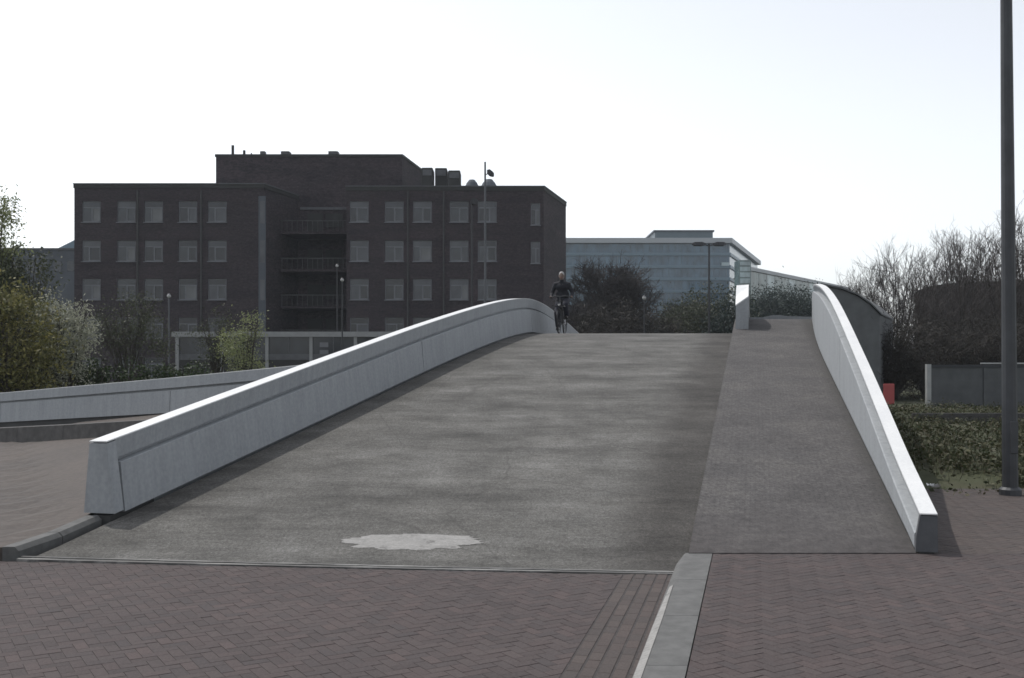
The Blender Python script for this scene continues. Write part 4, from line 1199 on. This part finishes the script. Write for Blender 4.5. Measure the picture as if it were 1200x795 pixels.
def leaf_blob(seed, n, ellipsoids, size, flat=0.4, clump=0.35):
    """leaf faces spread in clumps through several ellipsoids: (cx,cy,cz,rx,ry,rz)"""
    rg = np.random.default_rng(seed)
    vols = np.array([e[3]*e[4]*e[5] for e in ellipsoids])**0.8; vols = vols/vols.sum()
    vs = []; fs = []
    ncl = max(6, n//34)
    which = rg.choice(len(ellipsoids), ncl, p=vols)
    cc = []
    for w in which:
        e = ellipsoids[w]
        d_ = rg.normal(size=3); d_ /= np.linalg.norm(d_)
        r = rg.uniform(0.35, 1.04)**0.6
        cc.append([e[0]+d_[0]*e[3]*r, e[1]+d_[1]*e[4]*r, e[2]+d_[2]*e[5]*r])
    cc = np.array(cc)
    cs = clump*rg.uniform(0.5, 1.3, ncl)
    idx = rg.integers(0, ncl, n)
    pos = cc[idx] + rg.normal(size=(n, 3))*cs[idx][:, None]*np.array([1, 1, 0.8])
    pos[:, 2] = np.maximum(pos[:, 2], 0.02)
    a = rg.normal(size=(n, 3)); a /= np.linalg.norm(a, axis=1)[:, None]
    b_ = np.cross(a, rg.normal(size=(n, 3))); b_ /= np.linalg.norm(b_, axis=1)[:, None]
    s_ = size*rg.uniform(0.55, 1.3, n)[:, None]
    v = np.stack([pos-a*s_, pos+b_*s_*flat, pos+a*s_, pos-b_*s_*flat], axis=1).reshape(-1, 3)
    me = bpy.data.meshes.new('foliage')
    f = np.arange(4*n).reshape(-1, 4)
    me.from_pydata(v.tolist(), [], f.tolist())
    return me

def shrub(name, label, cat, loc, ell, n, size, mat, seed, stems=7, stem_mat='bark', flat=0.45, clump=0.3, group=None):
    me = leaf_blob(seed, n, ell, size, flat, clump); me.materials.append(M[mat])
    rnd = random.Random(seed); sm = MB()
    for k in range(stems):
        e = ell[k % len(ell)]
        tip = Vector((e[0]+rnd.uniform(-.8, .8)*e[3], e[1]+rnd.uniform(-.8, .8)*e[4], e[2]+rnd.uniform(0.2, .85)*e[5]))
        b0 = Vector((rnd.uniform(-.15, .15), rnd.uniform(-.15, .15), -0.1))
        mid = b0.lerp(tip, 0.5)+Vector((0, 0, 0.12*tip.z))
        sm.tube([b0, mid, tip], [0.035, 0.022, 0.006], 5, False)
        for j in range(5):
            t2 = mid.lerp(tip, rnd.random()) + Vector((rnd.gauss(0, .35*e[3]), rnd.gauss(0, .35*e[4]), rnd.gauss(0.1, .3)*e[5]))
            sm.tube([mid.lerp(tip, rnd.random()*0.7), t2], [0.012, 0.004], 3, False)
    sme = mk_mesh(sm, 'stem', stem_mat)
    return place(name, label, cat, [('foliage', me), ('stem', sme)], loc, 0, (1, 1, 1), group)

def sp(x, d_): return ((x-600)/FOC*d_, d_, 0.0)
def hz(y, d_): return EYE+(HOR-y)/FOC*d_
# pale young tree at far left
d_ = 30.0
shrub('leafy_tree', 'tall sparse young tree with pale spring leaves at the left edge', 'tree', sp(-12, d_),
      [(0.1, 0, hz(262, d_), 0.75, 0.7, 0.8), (0.55, 0, hz(290, d_), 0.45, 0.5, 0.4), (-0.5, 0, hz(290, d_), 0.9, 0.8, 1.2), (-0.2, 0, hz(330, d_), 0.8, 0.8, 0.8), (0.35, 0, hz(245, d_), 0.5, 0.5, 0.45)], 6000, 0.055, 'leaf_spring', 3, 14, clump=0.2)
d_ = 27.0
shrub('flowering_shrub', 'big shrub with yellow green blossom at the left edge behind the side parapet', 'shrub', sp(12, d_),
      [(0.0, 0, 2.2, 1.25, 0.9, 1.5), (-0.8, 0, 2.8, 0.9, 0.8, 1.3), (0.5, 0, 1.5, 0.8, 0.7, 0.8)], 9000, 0.06, 'leaf_forsythia', 5, 16, clump=0.24)
shrub('olive_shrub', 'olive brown rounded shrub above the yellow blossom at the left', 'shrub', (sp(28, 30)[0], 30.0, 0),
      [(0.0, 0, hz(330, 30), 0.85, 0.8, 1.0), (-0.6, 0, 3.2, 0.9, 0.8, 1.4), (0.3, 0, 2.4, 0.7, 0.8, 1.2)], 8000, 0.055, 'leaf_dull', 6, 14, clump=0.22)
shrub('pale_blossom_shrub', 'pale greyish blossoming shrub with slanting twigs, left of the brick block', 'shrub', sp(74, 29.0),
      [(0.0, 0, 2.3, 0.75, 0.7, 0.95), (0.35, 0, 2.6, 0.5, 0.6, 0.7), (-0.3, 0, 3.0, 0.45, 0.5, 0.6), (-0.2, 0, 1.4, 0.7, 0.6, 0.6)], 9000, 0.046, 'leaf_pale', 7, 24, flat=0.35, clump=0.19)
# hedge behind the side parapet
def hedge(name, label, x0, x1, d_, ytop0, ytop1, n, mat, seed, base=0.0, dep=0.55):
    X0, X1 = (x0-600)/FOC*d_, (x1-600)/FOC*d_
    N = max(2, int((X1-X0)/0.6))
    rn = random.Random(seed); el = []
    for i in range(N+1):
        u = i/N; zt = hz(ytop0*(1-u)+ytop1*u, d_)
        el.append((X0+(X1-X0)*u-(X0+X1)/2, rn.uniform(-.2, .2), (zt+base)/2, 0.55, dep, max(0.15, (zt-base)/2*rn.uniform(.9, 1.12))))
    return shrub(name, label, 'hedge', ((X0+X1)/2, d_, base), el, n, 0.05, mat, seed, stems=N*2, clump=0.16)
hedge('hedge', 'dark green hedge running along behind the side parapet', -20, 235, 30.0, 418, 424, 15000, 'leaf_hedge', 12)
# small trees by the block
shrub('small_tree', 'dull green thin young tree between the blossom shrub and the short ball lamp', 'tree', sp(150, 44), [(0, 0, hz(378, 44), 1.6, 1.0, 1.0), (-0.8, 0, hz(392, 44), 1.0, 1.0, 1.1), (0.5, 0, hz(400, 44), 1.6, 1.0, 1.0), (0.4, 0, hz(362, 44), 0.8, 0.8, 0.6)], 5200, 0.05, 'leaf_dull', 21, 26, clump=0.3)
shrub('small_tree', 'fresh green small tree in front of the pavilion corner', 'tree', sp(288, 42), [(0.1, 0, hz(385, 42), 0.6, 0.6, 0.7), (-0.4, 0, hz(405, 42), 0.8, 0.7, 0.7), (0.1, 0, hz(425, 42), 0.7, 0.7, 0.6)], 3400, 0.05, 'leaf_spring', 22, 16, clump=0.22)
shrub('small_tree', 'dark bare-stemmed small tree left of the fresh green tree by the pavilion', 'tree', sp(252, 46), [(0.0, 0, hz(392, 46), 0.9, 0.7, 1.1), (0.3, 0, hz(415, 46), 0.7, 0.7, 0.9)], 2200, 0.05, 'leaf_dull', 23, 26, clump=0.26)
# far green trees beyond the crest and the mass under the lamp
for i, (x, y, rx, d_, lab) in enumerate(((898, 338, 2.2, 112, 'leftmost teal green tree beyond the footpath crest'), (921, 342, 2.4, 118, 'middle teal green tree beyond the footpath crest'), (944, 340, 2.3, 110, 'rightmost teal green tree beyond the footpath crest, touching the right parapet'))):
    zt = hz(y, d_)
    shrub('green_tree', lab, 'tree', sp(x, d_), [(0, 0, zt-2.6, rx, rx, 2.6), (-1.0, 0, zt*0.6, rx, rx, 2.8), (0.9, 0, zt*0.42, rx, rx, 2.8), (-0.2, 0, zt*0.25, rx*1.2, rx, 2.6)], 24000, 0.13, 'leaf_teal', 30+i, 14, clump=0.8, group='teal trees beyond the crest')
for i, (x, y, rx, d_, mt, lab) in enumerate(((838, 330, 2.6, 80, 'leaf_green', 'dull green bush under the double armed street lamp'), (862, 342, 1.7, 76, 'leaf_teal', 'teal bush left of the stub wall at the crest'), (804, 342, 2.4, 84, 'leaf_green', 'dull bush left of the double armed lamp post'),
                                           (770, 366, 1.7, 72, 'leaf_brown', 'low brown bush under the pale gap of the glass offices'), (735, 356, 2.0, 68, 'leaf_brown', 'brown bush at the foot of the dense round tree'), (695, 362, 1.8, 66, 'leaf_brown', 'brown bush directly right of the cyclist'))):
    zt = hz(y, d_)
    shrub('bush', lab, 'shrub', sp(x, d_), [(0, 0, zt*0.62, rx, rx, zt*0.36), (-0.9, 0, zt*0.4, rx, rx, zt*0.36), (0.8, 0, zt*0.35, rx, rx, zt*0.34)], 12000, (0.10 if mt != 'leaf_brown' else 0.24), mt, 40+i, 60, flat=(0.5 if mt != 'leaf_brown' else 0.07), clump=0.5, group='bushes beyond the crest')
# undergrowth below the right-hand trees
for i, (x, y, rx, d_, lab) in enumerate(((1046, 372, 1.9, 48, 'dark thicket between the grey shed and the fence end'), (1085, 372, 2.3, 54, 'dark thicket above the pale fence post'), (1125, 378, 2.0, 50, 'dark thicket above the middle of the panel fence'), (1165, 368, 2.3, 54, 'dark thicket behind the fence left of the foreground lamp post'), (1205, 376, 2.0, 50, 'dark thicket behind the fence right of the foreground lamp post'))):
    zt = hz(y, d_)
    shrub('thicket', lab, 'shrub', sp(x, d_), [(0, 0, zt*0.62, rx, rx*.6, zt*0.36), (-0.9, 0, zt*0.4, rx, rx*.6, zt*0.36), (0.8, 0, zt*0.3, rx, rx*.6, zt*0.3)], 8000, 0.20, 'leaf_brown', 60+i, 70, flat=0.06, clump=0.5, group='thickets below the bare trees')

# ground cover between the paving and the fence
def gz(x, y):
    a = noise.noise(Vector((x*0.55, y*0.45, 3.1)))*0.5+0.5; b_ = noise.noise(Vector((x*1.6, y*1.3, 7.7)))*0.5+0.5
    e = min(1.0, max(0.0, (y-13.3)/1.6))
    return 0.02 + e*(0.05 + 0.24*a + 0.14*b_)
m = MB(); nx, ny = 46, 50
for j in range(ny+1):
    Y = 13.35 + (31.8-13.35)*j/ny
    for i in range(nx+1):
        X = (XR(Y)+0.25) + (19-(XR(Y)+0.25))*i/nx
        m.v.append((X, Y, gz(X, Y)-0.03))
for j in range(ny):
    for i in range(nx):
        k = j*(nx+1)+i; m.f.append((k, k+1, k+nx+2, k+nx+1))
m.build('planting_bed', 'earth', kind='structure')
rg = np.random.default_rng(77); n = 60000
Y = 13.5 + (31.5-13.5)*rg.random(n)**1.35
xl_ = np.array([XR(y)+0.3 for y in Y]); X = xl_ + (0.56*Y+1.0-xl_).clip(0.3)*rg.random(n)
Z = np.array([gz(x, y) for x, y in zip(X, Y)]) + np.abs(rg.normal(size=n))*0.06
keep = np.array([noise.noise(Vector((x*0.9, y*0.7, 1.7)))*0.9 + noise.noise(Vector((x*2.6, y*2.2, 5.1)))*0.5 for x, y in zip(X, Y)]) + (Y-13.3).clip(0, 1.2)*0.5 - 0.42 > rg.normal(size=n)*0.25
stray = rg.random(n) < 0.012
Y[stray] = 13.4 - np.abs(rg.normal(size=stray.sum()))*0.35; Z[stray] = 0.045
X = X[keep | stray]; Y = Y[keep | stray]; Z = Z[keep | stray] ; n = len(X)
Z = Z + (rg.random(n) < 0.1)*rg.random(n)*0.16
pos = np.stack([X, Y, Z], 1)
a = rg.normal(size=(n, 3)); a[:, 2] *= 0.5; a /= np.linalg.norm(a, axis=1)[:, None]
b_ = np.cross(a, rg.normal(size=(n, 3))); b_ /= np.linalg.norm(b_, axis=1)[:, None]
s_ = (0.027*rg.uniform(0.4, 1.8, n))[:, None]
# a third of them are upright grass blades
gr = rg.random(n) < 0.4
a[gr, 2] = np.abs(a[gr, 2])+1.6; a[gr] /= np.linalg.norm(a[gr], axis=1)[:, None]
s_[gr] *= 1.9; wd = np.where(gr, 0.10, 0.6)[:, None]
v = np.stack([pos-a*s_, pos+b_*s_*wd, pos+a*s_, pos-b_*s_*wd], 1).reshape(-1, 3)
me = bpy.data.meshes.new('ground_cover'); me.from_pydata(v.tolist(), [], np.arange(4*n).reshape(-1, 4).tolist()); me.materials.append(M['leaf_ivy'])
o = bpy.data.objects.new('ground_cover', me); COL.objects.link(o); o['kind'] = 'stuff'
o['label'] = 'low dark green ground cover between the brick paving and the fence'
# timber edge rail running through the planting
m = MB().box(9.4, 19, 24.0, 24.10, 0.1, 0.47); 
tag(m.build('edging_rail', 'kerb_dark', origin=(9.4, 24, 0)), 'low dark edging rail running through the ground cover at the right', 'edging')
# crumpled paper
m = MB(); rnd = random.Random(2)
for k in range(5):
    c = Vector((5.42+rnd.uniform(-.05, .05), 13.15+rnd.uniform(-.03, .03), 0.075+rnd.uniform(0, .03)))
    m.quad(c+Vector((-.05, -.03, .0)), c+Vector((.05, -.02, .03)), c+Vector((.04, .03, -.01)), c+Vector((-.04, .03, .03)))
tag(m.build('paper_litter', 'white_plastic', origin=(5.42, 13.15, 0.06)), 'scrap of white litter at the edge of the ground cover', 'litter')

# ------------------------------------------------------------------ cyclist coming over the crest
HEAD = Vector((-0.20, -0.98, 0)).normalized()
BP = Vector(((658.5-600)/FOC*29.3, 29.3, zr(29.3)))
RZ = math.atan2(HEAD.y, HEAD.x) - math.pi/2          # local +Y is forwards
bike = thing('bicycle', BP, 'black upright city bicycle ridden towards the camera over the bridge crest', 'bicycle')
bike.rotation_euler = (0, 0, RZ)
class L0: pass
def bb(mb, name, mat, par, smooth=False):
    me = bpy.data.meshes.new(name); me.from_pydata([tuple(p) for p in mb.v], [], mb.f); me.materials.append(M[mat])
    if smooth: me.polygons.foreach_set('use_smooth', [True]*len(me.polygons))
    o = bpy.data.objects.new(name, me); COL.objects.link(o); o.parent = par
    return o
def ring_pts(c, r, n=28):
    return [Vector((c[0], c[1]+r*math.cos(2*math.pi*k/n), c[2]+r*math.sin(2*math.pi*k/n))) for k in range(n+1)]
for cy in (-0.52, 0.56):
    c = (0, cy, 0.345)
    rim = MB().tube(ring_pts(c, 0.305), 0.012, 6, False)
    w = bb(rim, 'wheel', 'lamp_grey', bike)
    bb(MB().tube(ring_pts(c, 0.327), 0.02, 8, False), 'tyre', 'rubber', w)
    s = MB()
    for k in range(18):
        a_ = 2*math.pi*k/18
        s.tube([(0.02*(-1)**k, cy, 0.345), (0, cy+0.3*math.cos(a_), 0.345+0.3*math.sin(a_))], 0.0025, 3, False)
    s.tube([(-0.06, cy, 0.345), (0.06, cy, 0.345)], 0.02, 8)
    bb(s, 'spokes', 'lamp_dark', w)
    g_ = MB()
    pts = [Vector((0, cy+0.36*math.cos(a_), 0.345+0.36*math.sin(a_))) for a_ in [math.pi*(0.08+0.95*k/12) for k in range(13)]]
    g_.tube(pts, 0.028, 5, False); bb(g_, 'mudguard', 'bike_black', bike)
fr = MB()
fr.tube([(0, -0.06, 0.29), (0, -0.20, 0.86)], 0.016, 8); fr.tube([(0, -0.06, 0.29), (0, 0.40, 0.80)], 0.018, 8)
fr.tube([(0, -0.18, 0.74), (0, 0.385, 0.86)], 0.015, 8); fr.tube([(0, 0.41, 0.76), (0, 0.375, 0.95)], 0.02, 8)
for s_ in (-1, 1):
    fr.tube([(0, -0.06, 0.29), (s_*0.06, -0.52, 0.345)], 0.010, 6); fr.tube([(0, -0.18, 0.76), (s_*0.06, -0.52, 0.345)], 0.009, 6)
bb(fr, 'frame', 'bike_black', bike)
fk = MB()
for s_ in (-1, 1): fk.tube([(0, 0.41, 0.76), (s_*0.055, 0.44, 0.68), (s_*0.06, 0.56, 0.345)], [0.016, 0.013, 0.010], 6)
bb(fk, 'fork', 'bike_black', bike)
hb = MB(); hb.tube([(0, 0.375, 0.93), (0, 0.38, 1.06)], 0.013, 8)
hb.tube([(-0.29, 0.12, 1.03), (-0.27, 0.25, 1.06), (-0.16, 0.37, 1.08), (0, 0.40, 1.06), (0.16, 0.37, 1.08), (0.27, 0.25, 1.06), (0.29, 0.12, 1.03)], 0.012, 8)
h_ = bb(hb, 'handlebar', 'galvanised', bike)
for s_ in (-1, 1): bb(MB().tube([(s_*0.275, 0.22, 1.055), (s_*0.29, 0.10, 1.027)], 0.017, 8), 'grip', 'rubber', h_)
bb(MB().loft([[(-.11, -.36, .93), (.11, -.36, .93), (.11, -.36, .97), (-.11, -.36, .97)], [(-.10, -.22, .95), (.10, -.22, .95), (.10, -.22, .985), (-.10, -.22, .985)], [(-.03, -.10, .95), (.03, -.10, .95), (.03, -.10, .98), (-.03, -.10, .98)], [(-.02, -.06, .94), (.02, -.06, .94), (.02, -.06, .965), (-.02, -.06, .965)]]), 'saddle', 'rubber', bike)
bb(MB().tube([(0, -0.20, 0.84), (0, -0.225, 0.94)], 0.012, 8), 'seat_post', 'chrome', bike)
bb(MB().tube([(0, 0.45, 0.83), (0, 0.52, 0.83), (0, 0.55, 0.83)], [0.03, 0.042, 0.036], 10), 'headlamp', 'chrome', bike)
# front carrier with a small pale plate
ca_ = MB(); ca_.box(-0.17, 0.17, 0.46, 0.74, 0.76, 0.785)
for s_ in (-1, 1): ca_.tube([(s_*0.14, 0.72, 0.765), (s_*0.06, 0.56, 0.36)], 0.006, 5)
ca_.tube([(-.17, .74, .785), (-.17, .74, .90), (.17, .74, .90), (.17, .74, .785)], 0.007, 5)
c_ = bb(ca_, 'front_carrier', 'bike_black', bike)
bb(MB().box(-0.09, 0.07, 0.745, 0.752, 0.835, 0.868), 'plate', 'grey_panel', c_)
cr_ = MB(); cr_.tube([(-0.07, -0.06, 0.29), (0.07, -0.06, 0.29)], 0.014, 8)
cr_.tube([(0.075, -0.06, 0.29), (0.085, -0.02, 0.13)], 0.010, 6); cr_.tube([(-0.075, -0.06, 0.29), (-0.085, -0.10, 0.45)], 0.010, 6)
cr_.tube([(0.062, -0.06+0.085*math.cos(k*math.pi/8), 0.29+0.085*math.sin(k*math.pi/8)) and Vector((0.062, -0.06+0.085*math.cos(k*math.pi/8), 0.29+0.085*math.sin(k*math.pi/8))) for k in range(17)], 0.006, 4, False)
bb(cr_, 'crank', 'chrome', bike)
bb(MB().box(0.085, 0.175, -0.06, 0.03, 0.115, 0.14, 0.005), 'pedal', 'rubber', bike)
bb(MB().box(-0.175, -0.085, -0.15, -0.06, 0.437, 0.462, 0.005), 'pedal', 'rubber', bike)
bb(MB().box(-0.07, 0.07, -0.90, -0.38, 0.735, 0.755), 'rear_carrier', 'bike_black', bike)

# rider: continuous surfaces made by voxel remeshing overlapping tapered limbs
person = thing('person', BP, 'grey-haired cyclist in dark jacket and trousers riding towards the camera', 'person')
person.rotation_euler = (0, 0, RZ)
def limb(mb, pts, rad, n=12):
    mb.tube(pts, rad, n)
    for p, r in ((pts[0], rad[0]), (pts[-1], rad[-1])): mb.ell(p, (r, r, r), 10, 6)
def fuse(mb, name, mat, voxel, par):
    o = bb(mb, name, mat, par, True)
    md = o.modifiers.new('fuse', 'REMESH'); md.mode = 'VOXEL'; md.voxel_size = voxel; md.use_smooth_shade = True
    sm_ = o.modifiers.new('soften', 'SMOOTH'); sm_.iterations = 3; sm_.factor = 0.5
    return o
# body: head, neck, torso, arms, hands, legs
B = MB()
B.ell((0, 0.06, 1.675), (0.073, 0.092, 0.112), 16, 12)              # skull
B.ell((0, 0.095, 1.62), (0.055, 0.062, 0.068), 14, 8)               # jaw
B.tube([(0, 0.150, 1.685), (0, 0.172, 1.648), (0, 0.158, 1.636)], [0.010, 0.016, 0.012], 8)   # nose
for s_ in (-1, 1):
    B.ell((s_*0.076, 0.05, 1.665), (0.012, 0.022, 0.034), 8, 6)     # ears
    B.ell((s_*0.030, 0.140, 1.70), (0.022, 0.014, 0.010), 8, 5)     # brow
limb(B, [(0, 0.03, 1.46), (0, 0.05, 1.60)], [0.060, 0.052])
limb(B, [(0, -0.22, 1.0), (0, -0.12, 1.2), (0, -0.02, 1.42)], [0.13, 0.13, 0.12])
arms = {}
for s_ in (-1, 1):
    sh, el, wr = Vector((s_*0.185, -0.02, 1.43)), Vector((s_*0.30, -0.06, 1.18)), Vector((s_*0.295, 0.10, 1.065))
    arms[s_] = (sh, el, wr)
    limb(B, [sh, el], [0.050, 0.040]); limb(B, [el, wr], [0.038, 0.028])
    # palm over the grip with fingers curled round it
    B.ell(wr+Vector((0, 0.045, 0.012)), (0.040, 0.045, 0.018), 10, 6)
    for k in range(4):
        y_ = 0.115+k*0.022; L_ = (0.9, 1.0, 0.97, 0.8)[k]
        p0 = Vector((s_*0.30, y_+0.03, 1.078)); out_ = s_
        B.tube([p0, p0+Vector((out_*0.026*L_, 0.004, -0.012)), p0+Vector((out_*0.022*L_, 0.006, -0.042*L_)), p0+Vector((0, 0.008, -0.052*L_))], [0.009, 0.009, 0.008, 0.007], 6)
    B.tube([Vector((s_*0.27, 0.125, 1.072)), Vector((s_*0.245, 0.15, 1.058)), Vector((s_*0.25, 0.185, 1.035))], [0.011, 0.010, 0.008], 6)
legs = {1: (Vector((0.10, -0.20, 0.98)), Vector((0.125, 0.13, 0.60)), Vector((0.125, -0.06, 0.215))),
        -1: (Vector((-0.10, -0.20, 0.98)), Vector((-0.125, 0.19, 0.85)), Vector((-0.125, -0.11, 0.54)))}
for s_ in (-1, 1):
    hp, kn, an = legs[s_]
    limb(B, [hp, kn], [0.085, 0.055]); limb(B, [kn, an], [0.052, 0.034])
    limb(B, [an, an+Vector((0, 0.13, -0.045))], [0.036, 0.028])
fuse(B, 'body', 'skin', 0.010, person)
# eyes and mouth
for s_ in (-1, 1):
    bb(MB().ell((s_*0.030, 0.146, 1.683), (0.011, 0.008, 0.007), 8, 5), 'eye', 'shoe_leather', person)
bb(MB().ell((0, 0.155, 1.612), (0.022, 0.006, 0.005), 8, 4), 'mouth', 'red_paint', person)
Hh = MB()
Hh.ell((0, 0.045, 1.705), (0.080, 0.096, 0.092), 16, 10)
Hh.ell((0, -0.005, 1.66), (0.072, 0.060, 0.080), 12, 8)
fuse(Hh, 'hair', 'grey_hair', 0.010, person)
J = MB()
limb(J, [(0, -0.23, 1.0), (0, -0.14, 1.18), (0, -0.04, 1.38)], [0.165, 0.160, 0.150])
J.ell((0, -0.03, 1.36), (0.205, 0.135, 0.13), 14, 8)
J.ell((0, -0.12, 1.14), (0.20, 0.16, 0.18), 14, 8)
J.ell((0, -0.16, 0.98), (0.205, 0.19, 0.15), 14, 8)
limb(J, [(0, 0.02, 1.46), (0, 0.04, 1.525)], [0.078, 0.072])
for s_ in (-1, 1):
    sh, el, wr = arms[s_]
    limb(J, [Vector((s_*0.10, -0.02, 1.43)), sh], [0.085, 0.072])
    limb(J, [sh, el], [0.070, 0.058]); limb(J, [el, el.lerp(wr, 0.9)], [0.056, 0.043])
fuse(J, 'jacket', 'jacket_cloth', 0.012, person)
T = MB()
T.ell((0, -0.21, 0.985), (0.175, 0.15, 0.11), 14, 8)
for s_ in (-1, 1):
    hp, kn, an = legs[s_]
    limb(T, [hp, kn], [0.115, 0.085]); limb(T, [kn, kn.lerp(an, 0.93)], [0.084, 0.068])
fuse(T, 'trousers', 'trouser_cloth', 0.012, person)
for s_ in (-1, 1):
    an = legs[s_][2]
    S_ = MB(); limb(S_, [an+Vector((0, -0.03, -0.03)), an+Vector((0, 0.06, -0.045)), an+Vector((0, 0.15, -0.05))], [0.042, 0.044, 0.036])
    fuse(S_, 'shoe', 'shoe_leather', 0.009, person)

# ------------------------------------------------------------------ thin spring haze round the whole place
hm = bpy.data.materials.new('haze'); hm.use_nodes = True
hn = hm.node_tree; hn.nodes.clear()
pvn = hn.nodes.new('ShaderNodeVolumePrincipled')
pvn.inputs['Color'].default_value = (0.86, 0.92, 1.0, 1)
pvn.inputs['Density'].default_value = 0.00032
ho = hn.nodes.new('ShaderNodeOutputMaterial')
hn.links.new(pvn.outputs[0], ho.inputs['Volume'])
M['haze'] = hm
hz_o = MB().box(-1410, 1410, -210, 2010, -1.2, 45).build('haze', 'haze', kind='stuff')
